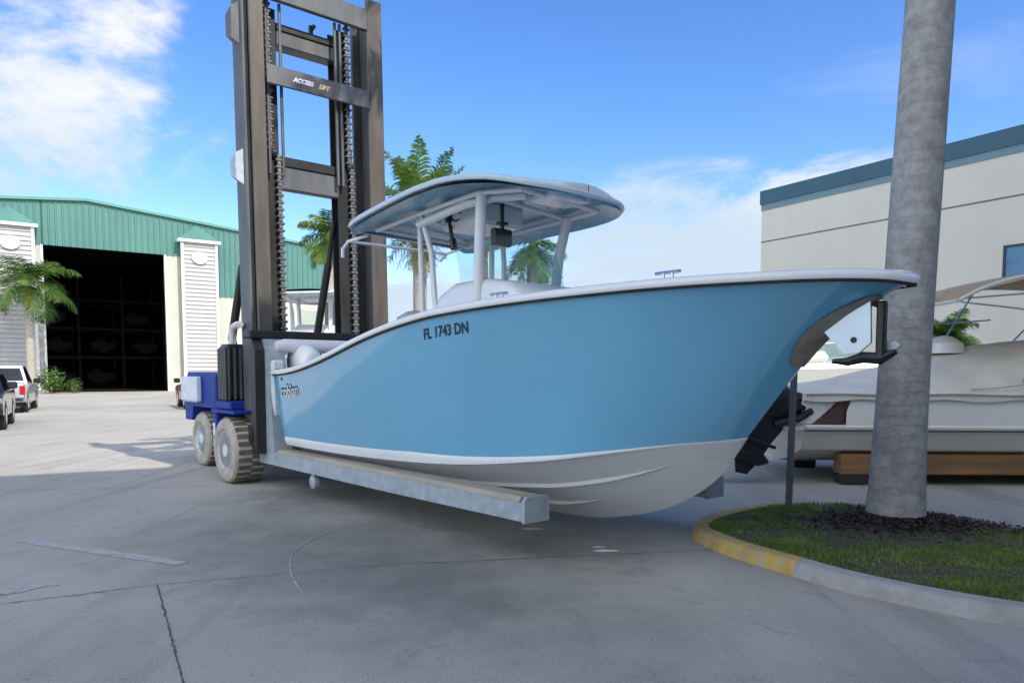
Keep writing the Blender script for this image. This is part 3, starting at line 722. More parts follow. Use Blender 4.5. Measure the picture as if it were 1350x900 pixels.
holes = [(5.45,7.1,4.15,5.42),(9.25,12.0,4.15,5.48),(15,17.6,4.15,5.48),(20.5,23,4.15,5.48),(26,28.5,4.15,5.48),
         (5.45,7.1,1.0,2.4),(9.25,12,1.0,2.4),(15,17.6,1.0,2.4),(20.5,23,1.0,2.4)]
b = MB(); wall_holes(b, 0, LR, 0, 8.2, holes)
b.add([(0,0,0),(0,24,0),(0,24,8.2),(0,0,8.2)], [(0,1,2,3)]); b.add([(LR,0,0),(LR,24,0),(LR,24,8.2),(LR,0,8.2)], [(0,3,2,1)]); b.add([(0,24,0),(LR,24,0),(LR,24,8.2),(0,24,8.2)], [(0,1,2,3)])
b.build('wall', M['concrete_wall'], rb)
b = MB(); b.box(-.02, LR+.02, -.02, 24.02, 8.2, 8.45); b.build('parapet_stripe', M['teal_light'], rb)
b = MB(); b.box(-.06, LR+.06, -.06, 24.06, 8.45, 9.0); b.build('parapet', M['teal_band'], rb)
b = MB()
for z in (6.93, 4.56-.6): b.box(-.004, LR, -.004, .004, z-.028, z+.028)
for x in (13.6, 27.2): b.box(x-.015, x+.015, -.004, .004, 0, 8.19)
b.build('groove', M['groove'], rb)
for (a, c, d, e) in holes:
    b = MB()
    for (u0,u1,w0,w1) in ((a,c,d,d+.06),(a,c,e-.06,e),(a,a+.06,d+.06,e-.06),(c-.06,c,d+.06,e-.06),((a+c)/2-.025,(a+c)/2+.025,d+.06,e-.06)): b.box(u0,u1,.03,.10,w0,w1)
    fr = b.build('window', M['frame_dark'], rb)
    b = MB(); b.box(a+.055, c-.055, .075, .085, d+.055, e-.055); b.build('pane', M['win_blue'], fr)

# building behind the camera whose shade lies over the yard
SA_ = math.atan2(.45, .89); HB = 15.2
sh = HB/math.tan(SUN_EL)
ex, ey = -5.4+SUN_AZ[0]*sh, 12.5+SUN_AZ[1]*sh
bb = thing('storage_building', 'tall beige storage building that shades the yard, outside the picture', 'building', (ex, ey, 0), SA_)
b = MB(); b.box(-7, 16, -20, 0, 0, HB-1.2); b.build('wall', M['concrete_wall'], bb)
b = MB(); b.box(-7.05, 16.05, -20.05, .05, HB-1.2, HB-.01); b.build('parapet', M['teal_band'], bb)
for k in range(2):
    x = 0+k*9; b = MB(); b.box(x-2.5, x+2.5, .0, .06, .02, 5); b.build('shutter', M['trim_white'], bb)

# ------------------------------------------------------------------ lettering
def text_shape(s, size, shear=0.0, font_off=0.0, spacing=1.0):
    cu = bpy.data.curves.new('lettering', 'FONT'); cu.body = s; cu.size = size; cu.shear = shear; cu.offset = font_off; cu.space_character = spacing
    cu.align_x = 'CENTER'; cu.align_y = 'CENTER'; cu.resolution_u = 3
    o = bpy.data.objects.new('lettering', cu); COL.objects.link(o)
    dg = bpy.context.evaluated_depsgraph_get(); me = o.evaluated_get(dg).to_mesh()
    vs = [tuple(v.co) for v in me.vertices]; fs = [tuple(p.vertices) for p in me.polygons]
    o.evaluated_get(dg).to_mesh_clear(); bpy.data.objects.remove(o); bpy.data.curves.remove(cu)
    return vs, fs

# ------------------------------------------------------------------ centre console boat
SHB = [(0,1.17),(.25,1.20),(1,1.24),(2,1.28),(3,1.30),(4,1.30),(5,1.25),(6,1.06),(6.6,.86),(7.1,.58),(7.42,.34),(7.58,.18),(7.66,0.0)]
SHZ = [(0,1.585),(.5,1.60),(1,1.65),(1.5,1.725),(2,1.82),(2.5,1.925),(3,2.015),(3.5,2.085),(4,2.135),(5,2.18),(6,2.21),(6.8,2.225),(7.3,2.23),(7.55,2.22),(7.66,2.20)]
CHB = [(.12,1.03),(1,1.02),(2,1.01),(3,1.0),(4,.98),(4.8,.92),(5.4,.81),(5.9,.60),(6.25,.32),(6.45,0.0)]
CHZ = [(.12,.62),(1,.615),(2,.625),(3,.655),(4,.715),(5,.83),(5.6,.93),(6.1,1.02),(6.35,1.06),(6.45,1.08)]
KLZ = [(.12,.20),(2,.175),(3.5,.165),(4.5,.18),(5,.225),(5.66,.40),(6.0,.58),(6.2,.735),(6.35,.92),(6.45,1.08)]
BTU = 7.66
def hull_s(t): u = BTU*t; return Vector((u, interp(SHB, u), interp(SHZ, u)))
def hull_c(t): u = .12+6.33*t; return Vector((u, interp(CHB, u), interp(CHZ, u)))
def hull_k(t): u = .12+6.33*t; return Vector((u, 0, interp(KLZ, u)))
def hull_p(t, s):
    """point of the starboard topside: t along, s from chine (0) to sheer (1); y is half breadth"""
    C, S = hull_c(t), hull_s(t)
    ss = s
    bl = t**5
    gx = .72*ss+.28*ss**6; gu = ss*(1-bl)+gx*bl
    u = C.x+(S.x-C.x)*gu; z = C.z+(S.z-C.z)*ss
    p = 1.03 - .45*max(0, 1-t/.10)**1.5 + 1.15*max(0, (t-.35)/.65)**1.4
    y = C.y+(S.y-C.y)*ss**p
    return Vector((u, y, z))
def t_for_u(u, s):
    lo, hi = 0, 1
    for _ in range(40):
        m_ = (lo+hi)/2
        if hull_p(m_, s).x < u: lo = m_
        else: hi = m_
    return (lo+hi)/2
NT = 56
TT = [1-(1-i/NT)**1.35 for i in range(NT+1)]
def both(fn):
    for sg in (-1, 1): fn(sg)
def center_console(name, label, loc, rz, side, main=True):
    t_ = thing(name, label, 'boat', loc, rz)
    SB = lambda t: min(.24, .11/(max(.05, hull_s(t).z-hull_c(t).z)))*max(0, min(1, (1-t)*1.9)) if t < 1 else 0
    # topsides
    b = MB()
    for sg in (-1, 1):
        rows = []
        for t in TT:
            s0 = SB(t); rows.append([(p.x, sg*p.y, p.z) for p in (hull_p(t, s0+(1-s0)*k/18) for k in range(19))])
        b.loft(rows)
    rim = [hull_p(0, SB(0)+(1-SB(0))*k/18) for k in range(19)]
    b.loft([[(p.x, -p.y, p.z) for p in rim], [(p.x, p.y, p.z) for p in rim]])
    b.build('hull', M[side], t_, smooth=True, angle=40)
    # white boot stripe standing a little proud above the chine
    b = MB()
    for sg in (-1, 1):
        rows = []
        for t in TT:
            s0 = SB(t); pr = []
            for k in range(4):
                p = hull_p(t, s0*k/3); d = .012*min(1, (1-t)*10)*(1 if k < 3 else .15)
                pr.append((p.x, sg*(p.y+d), p.z))
            c = hull_c(t); pr.insert(0, (c.x, sg*max(0, c.y-.055*min(1, (1-t)*6)), c.z-.012))
            rows.append(pr)
        b.loft(rows)
    rim = [hull_p(0, SB(0)*k/3) for k in range(4)]
    b.loft([[(p.x, -p.y, p.z) for p in rim], [(p.x, p.y, p.z) for p in rim]])
    b.build('boot_stripe', M['gelcoat'], t_, smooth=True, angle=40)
    # bottom with lifting strakes
    def bot(t, f):
        K, C = hull_k(t), hull_c(t); y = (C.y-.055*min(1, (1-t)*6))*f
        return Vector((K.x, max(0, y), K.z+(C.z-.012-K.z)*f - .03*math.sin(math.pi*f)*min(1, (1-t)*4)))
    b = MB()
    for sg in (-1, 1):
        b.loft([[(p.x, sg*p.y, p.z) for p in (bot(t, k/10) for k in range(11))] for t in TT])
    rim = [bot(0, k/10) for k in range(11)]
    b.loft([[(p.x, -p.y, p.z) for p in rim], [(p.x, p.y, p.z) for p in rim]])
    hb = b.build('hull_bottom', M['bottom_white'], t_, smooth=True, angle=40)
    for f, tend in ((.34,.80),(.66,.93)):
        b = MB()
        for sg in (-1, 1):
            rows = []
            for i in range(41):
                t = tend*i/40; a, c = bot(t, f-.035), bot(t, f+.03); w = min(1, (tend-t)*12)
                rows.append([(a.x, sg*a.y, a.z), (c.x, sg*c.y, c.z-.035*w-.002), (c.x, sg*(c.y+.003), c.z)])
            b.loft(rows)
        b.build('strake', M['bottom_white'], hb)
    # gunwale cap all round, and the rub rail strip under it
    def plan_n(t):
        a, c = hull_s(max(0, t-.004)), hull_s(min(1, t+.004)); d = (c-a); n = Vector((d.y*-1, d.x, 0)); n = Vector((-d.y, d.x, 0)).normalized()
        return Vector((n.x, n.y, 0)) if t < .998 else Vector((1, 0, 0))
    def ring_off(prof, sg, t):
        P = hull_s(t); n = plan_n(t)
        out = []
        for d, z in prof:
            q = P+n*d
            y = q.y if d >= 0 else max(.0, P.y+d*max(.35, n.y))
            out.append((P.x+n.x*max(d, -.05), sg*max(0, y), P.z+z))
        return out
    TG = [1-(1-i/70)**1.5 for i in range(71)]
    capp = [(.004,-.024),(.030,-.02),(.038,-.004),(.036,.018),(.026,.034),(0,.044),(-.08,.052),(-.20,.05),(-.23,.04),(-.24,-.04)]
    b = MB()
    for sg in (-1, 1): b.loft([ring_off(capp, sg, t) for t in TG])
    P0 = hull_s(0)
    b.loft([[(d, -P0.y+.02, P0.z+z) for d, z in ((-.03,-.035),(-.042,0),(-.02,.05),(.10,.06),(.2,.055),(.2,-.04))], [(d, P0.y-.02, P0.z+z) for d, z in ((-.03,-.035),(-.042,0),(-.02,.05),(.10,.06),(.2,.055),(.2,-.04))]])
    b.build('gunwale', M['gelcoat'], t_, smooth=True, angle=45)
    b = MB()
    rp = [(.002,-.040),(.016,-.039),(.020,-.032),(.016,-.025),(.002,-.0245)]
    for sg in (-1, 1): b.loft([ring_off(rp, sg, t) for t in TG])
    b.build('rub_rail', M['rubber'], t_, smooth=True, angle=45)
    # foredeck, cockpit liner and sole
    b = MB(); rows = []
    for t in [x for x in TG if x > .70] :
        P = hull_s(t); w = max(0, P.y-.20); rows.append([(P.x, w*k, P.z+.05+.05*(1-k*k)*min(1, P.y)) for k in (-1,-.6,-.2,.2,.6,1)])
    b.loft(rows); P = hull_s(.70); w = P.y-.2
    b.loft([rows[0], [(p[0], p[1]*.5, 1.2) for p in rows[0]]])
    b.build('foredeck', M['gelcoat'], t_, smooth=True)
    b = MB()
    rr_ = [x for x in TG if x <= .71]
    def inner(t): return min(hull_s(t).y-.225, hull_p(t, max(0, (1.05-hull_c(t).z)/(hull_s(t).z-hull_c(t).z))).y-.16)
    for sg in (-1, 1): b.loft([[(hull_s(t).x, sg*(hull_s(t).y-.225), hull_s(t).z+.03), (hull_s(t).x, sg*inner(t), 1.10)] for t in rr_])
    b.loft([[(hull_s(t).x, k*inner(t), 1.10) for k in (-1,0,1)] for t in rr_])
    b.add([(.2,-.97,1.05),(.2,.97,1.05),(.2,.97,1.6),(.2,-.97,1.6)], [(0,1,2,3)])
    b.build('cockpit', M['gelcoat'], t_, smooth=True, angle=30)
    # console
    b = MB()
    prof_c = [(2.82,1.05),(2.84,2.26),(2.95,2.44),(3.2,2.54),(3.75,2.55),(4.12,2.48),(4.35,2.32),(4.52,1.95),(4.56,1.05)]
    rings = []
    for y, k in ((-.54,.90),(-.52,.965),(-.46,1.0),(.46,1.0),(.52,.965),(.54,.90)):
        rings.append([(3.7+(x-3.7)*k, y, 1.05+(z-1.05)*(.94+.06*(k-.90)/.10)) for x, z in prof_c])
    b.loft(rings, closed=True, caps=True)
    cn = b.build('console', M['gelcoat'], t_, smooth=True, angle=50)
    # windshield: bent tinted sheet
    b = MB(); pts = [(3.25,-.43),(3.7,-.45),(3.98,-.40),(4.08,-.25),(4.11,0),(4.08,.25),(3.98,.40),(3.7,.45),(3.25,.43)]
    ztop = 2.98
    b.loft([[(x, y, 2.50) for x, y in pts], [(x-.06, y*.97, 2.74) for x, y in pts], [(x-.16, y*.92, ztop) for x, y in pts]])
    b.build('windshield', M['aqua_glass'], t_, smooth=True, solid=.008)
    # hardtop
    RS = lambda u: interp([(1.6,3.28),(2.4,3.36),(3.4,3.435),(4.2,3.40),(4.6,3.32),(4.85,3.26)], u)
    RP = lambda u: interp([(1.6,3.22),(3.0,3.26),(4.0,3.27),(4.85,3.24)], u)
    def ZT(u, y): k = max(-1, min(1, y)); return RS(u)*(1-k)/2+RP(u)*(1+k)/2
    RZ = lambda u: ZT(u, 0)
    HN = 2/2.6
    def half(u):
        if u < 3.4: return interp([(1.65,.85),(1.8,.97),(2.4,1.02),(3.4,1.03)], u)
        q = min(1, ((u-3.4)/1.35))**2.6; return max(.012, 1.03*(1-q)**(1/2.6))
    US = [1.65,1.70,1.76,1.83]+[1.95+.145*i for i in range(10)]+[3.4+1.35*math.sin(R(5.5*i))**HN for i in range(1,17)]+[4.75]
    def shell(dz, inset_, cam_):
        rows = []
        for u in US:
            w = max(.01, half(u)-inset_); u_ = min(u, 4.705); rows.append([(u_, w*k, ZT(u,w*k)+dz+cam_*(1-k*k)-.03*abs(k)**6) for k in [-1+2*j/16 for j in range(17)]])
        return rows
    top, und = shell(.045, .03, .06), shell(-.02, .03, .05)
    b = MB(); b.loft(top)
    b.build('hardtop', M['white_alu'], t_, smooth=True)
    b = MB(); b.loft(und); hl = b.build('hardtop_liner', M['canvas_blue'] if main else M['white_alu'], t_, smooth=True)
    b = MB(); edge = []
    for sg in (-1, 1):
        for i, u in enumerate(US): pass
    loop = [(u, -half(u)) for u in US]+[(u, half(u)) for u in reversed(US)]
    rows = []
    for i, (u, y) in enumerate(loop):
        tg = Vector(loop[(i+2) % len(loop)])-Vector(loop[i-2]); n = Vector((tg.y, -tg.x, 0)).normalized()
        zc = ZT(u,y)-.03
        rows.append([(u-n.x*.05, y-n.y*.05, zc+.012), (u, y, zc+.010), (u+n.x*.014, y+n.y*.014, zc+.035), (u, y, zc+.062), (u-n.x*.05, y-n.y*.05, zc+.075)])
    rows.append(rows[0]); b.loft(rows); b.build('hardtop_rim', M['rim_blue'], t_, smooth=True, angle=60)
    # pipework
    legs = []
    for sg in (-1, 1):
        zz = lambda u, y: ZT(u, y)-.03
        legs += [[(3.62,sg*.52,1.3),(3.66,sg*.52,2.2),(3.74,sg*.56,2.9),(3.82,sg*.60,zz(3.82,sg*.6))],
                 [(2.62,sg*.50,1.05),(2.62,sg*.50,2.2),(2.60,sg*.52,zz(2.6,sg*.52))],
                 [(3.02,sg*.50,2.0),(2.86,sg*.50,2.35),(2.83,sg*.52,2.9),(2.72,sg*.58,zz(2.72,sg*.58))]]
    for i, pts_ in enumerate(legs):
        b = MB(); b.tube(pts_, .056 if i % 3 == 0 else .032, 12); b.build('hardtop_leg', M['white_alu'], t_, smooth=True)
    b = MB(); fz = lambda u, y: (u, y, ZT(u, y)-.035)
    for sg in (-1, 1): b.tube([fz(1.9,sg*.66),fz(2.6,sg*.62),fz(3.8,sg*.62),fz(4.35,sg*.52)], .025, 10)
    for x, w in ((1.95,.66),(2.62,.62),(3.8,.62),(4.35,.52)): b.tube([fz(x,-w),fz(x,w)], .025, 10)
    b.tube([(2.7,-.60,ZT(2.7,-.6)-.14),(3.2,-.60,ZT(3.2,-.6)-.13),(3.55,-.58,ZT(3.5,-.6)-.10),(3.85,-.48,ZT(3.85,-.5)-.06),(4.15,-.30,ZT(4.15,-.3)-.03)], .042, 10)
    b.build('hardtop_frame', M['white_alu'], t_, smooth=True)
    # things under the hardtop
    b = MB(); b.box(2.75,3.45,-.36,.30,3.17,3.42,.04); eb = b.build('electronics_box', M['white_alu'], t_, smooth=True)
    if main:
        b = MB()
        for k in range(2):
            pts_ = [(3.08+.075*math.cos(a)*(1-.12*k), -.366, 3.28+.055*math.sin(a)*(1-.12*k)) for a in [R(20+170*k)+i*.28 for i in range(9)]]
            b.tube(pts_, .008, 5)
        b.build('emblem', M['letter_navy'], eb)
        b = MB(); b.box(3.55,3.63,-.28,-.02,2.92,3.10,.02); b.tube([(3.6,-.15,3.09),(3.6,-.15,3.36)], .022, 8); b.box(3.56,3.64,-.2,-.1,3.14,3.17); b.build('display_screen', M['black'], t_)
        b = MB(); b.tube([(2.95,-.36,3.36),(2.95,-.36,3.24)], .05, 10); b.tube([(2.95,-.36,3.26),(2.98,-.36,3.10),(3.02,-.36,2.98)], .022, 8); b.tube([(3.0,-.36,3.05),(3.03,-.36,2.94)], .04, 8); b.build('spotlight', M['black'], t_)
        for x, y in ((4.05,-.35),(4.2,.2),(3.9,.3),(2.3,-.3)):
            b = MB(); b.lathe([(.075,-.012),(.08,0),(.07,.02)], (x,y,ZT(x,y)+.02), (0,0,-1), 16); b.build('speaker', M['white_alu'], hl, smooth=True)
        b = MB(); b.box(4.12,4.5,-.25,.25,3.27,3.335,.015); b.build('hatch', M['white_alu'], hl)
        b = MB()
        for sg in (-1, 1): b.tube([(1.75,sg*.7,3.22),(1.35,sg*.74,3.20),(1.2,sg*.74,3.12)], .02, 8)
        b.tube([(1.35,-.74,3.20),(1.35,.74,3.20)], .018, 8); b.tube([(1.2,-.74,3.14),(1.2,-.74,3.02)], .022, 8)
        b.build('rod_holder', M['white_alu'], t_, smooth=True)
    b = MB()
    b.loft([[(2.05+dx*k, y*k2, z) for dx, y in ((-.16,-.42),(.16,-.45),(.2,0),(.16,.45),(-.16,.42))] for z, k, k2 in ((1.75,1,1),(2.12,1,1),(2.26,.9,.95),(2.33,.5,.7))], closed=True, caps=True)
    b.build('leaning_seat', M['cushion'], t_, smooth=True, angle=60)
    b = MB(); b.box(1.85,2.4,-.4,.4,1.05,1.78,.06); b.build('seat_base', M['gelcoat'], t_)
    # deck cleats and hatch rail
    for x, y in ((4.72,-1.12),(4.72,1.12),(6.3,-.84)):
        b = MB()
        z = interp(SHZ, x)+.07; b.tube([(x-.11,y,z+.03),(x+.11,y,z+.03)], .012, 8); b.tube([(x-.04,y,z-.02),(x-.04,y,z+.03)], .011, 8); b.tube([(x+.04,y,z-.02),(x+.04,y,z+.03)], .011, 8)
        b.build('cleat', M['steel'], t_)
    # outboard, tilted up at the transom
    for oy in (-.62, .40):
     Mx = Matrix.Translation((-.20,oy,1.73)) @ Matrix.Rotation(R(-80), 4, 'Y') @ Matrix.Scale(.86, 4)
     om = MB(Mx)
     om.loft([[(x*k, y*k, z) for x, y in [(.30*math.cos(a)*(1.25 if math.cos(a) < 0 else 1), .205*math.sin(a)) for a in [i*.3307 for i in range(19)]]] for z, k in ((-.34,.55),(-.30,.86),(-.15,1.0),(.10,1.0),(.27,.93),(.37,.72),(.41,.35))], closed=True, caps=True)
     ob = om.build('outboard_motor', M['gelcoat'], t_, smooth=True, angle=60)
     om = MB(Mx); om.box(-.12,.10,-.07,.07,-1.05,-.3,.04); om.lathe([(.02,-.35),(.08,-.2),(.09,.1),(.05,.22)], (-.03,0,-1.08), (-1,0,0), 14); om.box(-.16,.1,-.012,.012,-1.32,-1.1,.005)
     om.build('lower_unit', M['gelcoat'], ob, smooth=True, angle=40)
    for oy in (-.62, .40): b = MB(); b.box(-.14,.0,oy-.12,oy+.12,1.0,1.64,.03); b.build('motor_bracket', M['black'], t_)
    if main:
        # scuff plate on the stem
        b = MB(); rows = []
        for i in range(13):
            s = .50+.42*i/12; hw = .22*math.sin(math.pi*(i+.9)/13.8)**.55
            t1 = 1.0; C = hull_p(1.0, s); row = []
            for k in (-1,-.66,-.33,0,.33,.66,1):
                # walk round the stem at this height
                tt = 1.0; want = abs(k)*hw
                if want > 0:
                    lo_, hi_ = .8, 1.0
                    for _ in range(26):
                        mm = (lo_+hi_)/2; q = hull_p(mm, s)
                        if math.hypot(q.x-C.x, q.y) > want: lo_ = mm
                        else: hi_ = mm
                    tt = (lo_+hi_)/2
                q = hull_p(tt, s); row.append((q.x+.010, (-1 if k < 0 else 1)*q.y+(-.010 if k < 0 else .010 if k > 0 else 0), q.z-.006))
            rows.append(row)
        b.loft(rows); sp_ = b.build('scuff_plate', M['plate_steel'], t_, smooth=True)
        # registration number and maker's script, laid on the hull side
        def lay(vs, fs, u0, dz, name, m, off, parent=t_):
            b = MB(); out = []
            for (x, y, z) in vs:
                u = u0+x
                zt = interp(SHZ, u)+dz+y
                lo_, hi_ = 0, 1
                t = u/BTU
                for _ in range(6):
                    S, C = hull_s(t), hull_c(t); s = (zt-C.z)/(S.z-C.z); t += (u-hull_p(t, s).x)/7.0
                q = hull_p(t, s); out.append((q.x, -(q.y+off), q.z))
            b.add(out, fs); return b.build(name, m, parent)
        vs, fs = text_shape('FL 1743 DN', .135, .25, .0035); lay(vs, fs, 4.10, -.17, 'registration_number', M['letter_navy'], .005)
        vs, fs = text_shape('cobian', .22, .30, .009); lay(vs, fs, .50, -.24, 'maker_lettering', M['letter_navy'], .005)
        vs, fs = text_shape('cobian', .22, .30, .002); lay([(x+.006, y-.016, z) for x, y, z in vs], fs, .50, -.24, 'maker_lettering', M['letter_white'], .009)
        ring = [(.025*math.cos(a*.52), .025*math.sin(a*.52), 0) for a in range(12)]
        lay(ring, [tuple(range(12))], .33, -.085, 'drain_fitting', M['letter_navy'], .006)
        ring = [(.02*math.cos(a*.52), .02*math.sin(a*.52), 0) for a in range(12)]
        lay(ring, [tuple(range(12))], 1.15, -.33, 'drain_fitting', M['gelcoat'], .006)
    return t_
BO = (-2.33, 10.74, 0); BRZ = math.atan2(-.76, .65)
boat = center_console('center_console_boat', 'light blue center console fishing boat with hardtop carried on the lift forks', BO, BRZ, 'hull_blue', True)
b2 = center_console('center_console_boat', 'white center console boat with grey hardtop seen behind the lift mast', (-5.25,17.3,.35), R(93), 'gelcoat', False)
def block(name, label, x, y, z0, z1, sx, sy, rz, m='timber', grp=None):
    b = MB(); b.box(-sx/2, sx/2, -sy/2, sy/2, z0, z1, .015); o = b.build(name, M[m], None); o.location = (x, y, 0); o.rotation_euler = (0,0,rz)
    return tag(o, label, 'block', grp)
for k, dy in enumerate((1.2, 4.2)):
    block('timber_block', 'timber block under the keel of the white boat behind the lift', -5.25-.05*dy, 17.3+dy, 0, .515 if k == 0 else .51, .9, .3, R(93)+1.57, 'timber', 'timber blocks under the white boat behind the lift')

# anchor hanging at the bow
an = thing('anchor', 'polished plate anchor with black shank hanging under the bow tip', 'anchor', BO, BRZ)
b = MB(); b.box(7.43,7.49,-.028,.028,1.66,2.08,.012); b.tube([(7.44,0,2.05),(7.36,0,2.09),(7.26,0,2.02)], .02, 8); b.build('shank', M['black'], an)
b = MB()
b.tube([(7.16,-.08,1.675),(7.25,-.04,1.67),(7.34,0,1.70),(7.46,0,1.69),(7.54,.05,1.74)], [.016,.03,.04,.042,.02], 8); b.build('stock', M['black'], an, smooth=True)
b = MB()
o_ = [(7.10,1.88),(7.30,2.03),(7.40,2.08),(7.41,1.80),(7.34,1.735),(7.24,1.72),(7.17,1.80)]
b.prism(o_, -.012, .012, lambda x, y, z: (x, y-.06+(x-7.2)*.12, z))
fl = b.build('fluke', M['fluke_steel'], an)
b = MB(); b.lathe([(.022,-.002),(.022,.002)], (7.30,-.063,1.82), (0,1,0), 12); b.build('fluke_hole', M['black'], fl)
b = MB(); b.prism([(7.46,1.80),(7.54,1.81),(7.57,1.78),(7.53,1.74),(7.47,1.735)], -.01, .01, lambda x, y, z: (x, y+.05, z)); b.build('fluke', M['galv'], an)

# ------------------------------------------------------------------ marina forklift
fk = thing('marina_forklift', 'blue marina forklift with tall dark mast and galvanized forks', 'forklift', BO, BRZ)
for y0, y1, xt in ((-1.16,-.90,5.08), (1.02,1.28,5.36)):
    b = MB()
    b.loft([[(x, y0, z0), (x, y1, z0), (x, y1, .505), (x, y0, .505)] for x, z0 in ((-.28,.33),(3.0,.33),(xt,.345))], closed=True, caps=True)
    f = b.build('fork', M['galv'], fk)
    b = MB(); b.loft([[(x, y0-.004, .507), (x, y0+.03, .548), (x, y1-.03, .548), (x, y1+.004, .507)] for x in [.05+(xt-.1)*i/12 for i in range(13)]], closed=True, caps=True)
    b.build('pad', M['pad_wood'], f)
    b = MB()
    yy0, yy1 = y0-.012, y1+.012
    ol = [(yy0,.335),(yy1,.335),(yy1,.52),(yy1-.03,.556),(yy0+.03,.556),(yy0,.52)]
    b.loft([[(x, y, z) for y, z in ol] for x in (xt, xt+.035)], closed=True, caps=True); b.build('end_cap', M['galv'], f)
    b = MB(); b.loft([[(x, y0+.0, .33),(x, y1, .33),(x, y1, z1),(x, y0, z1)] for x, z1 in ((-.55,2.05),(-.28,2.05))], closed=True, caps=True)
    b.loft([[(-.28, y0, .507),(-.28, y1, .507),(-.28, y1, 1.95),(-.28, y0, 1.95)], [(-.02, y0, .507),(-.02, y1, .507),(-.22, y1, 1.9),(-.22, y0, 1.9)]], closed=True, caps=True)
    b.build('fork_shank', M['galv'], f)
    b = MB(); b.box(-.17,-.085,y0+.02,y0+.20,.98,1.76,.03); b.build('bumper_pad', M['white_pad'], f, smooth=True)
b = MB(); b.tube([(1.05,-1.1,.33),(1.05,-1.1,.22)], .035, 10); b.lathe([(.03,-.05),(.085,-.03),(.085,.03),(.03,.05)], (1.05,-1.1,.22), (0,1,0), 16); b.build('guide_roller', M['galv'], fk, smooth=True)
b = MB(); b.box(-.62,-.34,-1.35,1.38,2.06,2.17,.02); b.build('carriage_bar', M['mast_dark'], fk)
b = MB(); b.box(-.6,-.36,-1.3,1.32,.62,.86,.02); b.build('carriage_bar', M['mast_dark'], fk)
b = MB(); b.tube([(-.25,-1.02,1.95),(-.25,-.9,1.96),(-.25,1.15,1.96),(-.25,1.22,1.95)], [.07,.098,.098,.07], 14); b.build('bumper_pad', M['white_pad'], fk, smooth=True)
b = MB()
for y in (-.55, .05, .6): b.box(-.55,-.42,y-.07,y+.07,.87,2.05,.01)
b.build('carriage_frame', M['mast_dark'], fk)
for y0 in (-1.30, 1.0): b = MB(); b.loft([[(-.46,y0,.47),(-.29,y0,.47),(-.29,y0,1.9),(-.40,y0,2.06),(-.46,y0,2.06)], [(-.46,y0+.26,.47),(-.29,y0+.26,.47),(-.29,y0+.26,1.9),(-.40,y0+.26,2.06),(-.46,y0+.26,2.06)]], closed=True, caps=True); b.build('carriage_side', M['mast_dark'], fk)
TM = Matrix.Translation((-.6,0,.3)) @ Matrix.Rotation(R(-1.4), 4, 'Y') @ Matrix.Translation((.6,0,-.3))     # mast leans back a little
YL, YR = -1.05, .80
for yc, sg in ((YL,-1),(YR,1)):
    b = MB(TM)
    b.box(-.50,-.455,yc-(.10 if sg < 0 else .125),yc+(.105 if sg < 0 else .14),.50,7.27,.01)
    b.box(-.88,-.50,yc-.03+sg*.02,yc+.03+sg*.02,.50,7.25)
    r = b.build('mast_rail', M['mast_steel'], fk)
    b = MB(TM); b.box(-.99,-.62,yc-.14,yc-.06,.50,7.22,.01) if sg < 0 else b.box(-.97,-.60,yc+.05,yc+.17,.50,7.22,.01)
    b.box(-1.0,-.93,yc-.12,yc+.12,.50,7.22,.01)
    b.build('rail_back', M['mast_grey'], r)
for yc in (-.80, .34):
    b = MB(TM); b.box(-.86,-.66,yc-.035,yc+.035,.5,6.75,.008); b.box(-.68,-.655,yc-.11,yc+.11,.5,6.75,.006); b.box(-.89,-.865,yc-.11,yc+.11,.5,6.75,.006)
    b.build('inner_rail', M['mast_dark'], fk)
for (x0,x1,y0,y1,z0,z1,mm) in ((-.52,-.44,YL+.12,YR-.12,6.78,7.10,'mast_grey'),(-.455,-.42,YL+.12,YR-.12,5.60,5.87,'mast_grey'),
                           (-.95,-.72,-.95,.48,6.30,6.50,'mast_grey'),(-.99,-.70,-.95,.48,6.50,6.60,'mast_dark'),
                           (-.80,-.66,-.74,.28,4.24,4.56,'mast_grey'),(-.92,-.64,-.77,.31,4.56,4.70,'mast_dark')):
    b = MB(TM); b.box(x0,x1,y0,y1,z0,z1,.012); cb = b.build('crossbar', M[mm], fk)
    if 5.5 < z0 < 5.7:
        vs, fs = text_shape('ACCESS', .085, .3, .006)
        b = MB(TM); b.add([(-.417, y-.40, 5.735+z) for y, z, _ in vs], fs); b.build('lettering', M['letter_white'], cb)
        vs, fs = text_shape('LIFT', .085, .3, .006)
        b = MB(TM); b.add([(-.417, y-.08, 5.73+z) for y, z, _ in vs], fs); b.build('lettering', M['letter_gold'], cb)
    if 6.29 < z0 < 6.31:
        b = MB(TM)
        for y in (-.75, -.05): b.tube([(-.85,y,6.6),(-.85,y,6.78)], .035, 8); b.tube([(-.85,y,6.72),(-.85,y+.06,6.80)], .03, 8)
        b.build('chain_anchor', M['mast_dark'], cb)
def chain(y, z0, z1, x):
    b = MB(TM); n = int((z1-z0)/.05)
    for i in range(n):
        z = z0+i*.05
        if i % 2: b.box(x-.018,x+.018,y-.028,y+.028,z-.004,z+.054,.006)
        else: b.box(x-.026,x+.026,y-.055,y+.055,z+.004,z+.042,.010)
    b.build('chain', M['chain'], fk)
chain(-.84, 4.75, 6.95, -.60); chain(.40, 4.75, 6.9, -.60); chain(-.72, 1.9, 4.72, -.60); chain(.44, 1.9, 4.7, -.60)
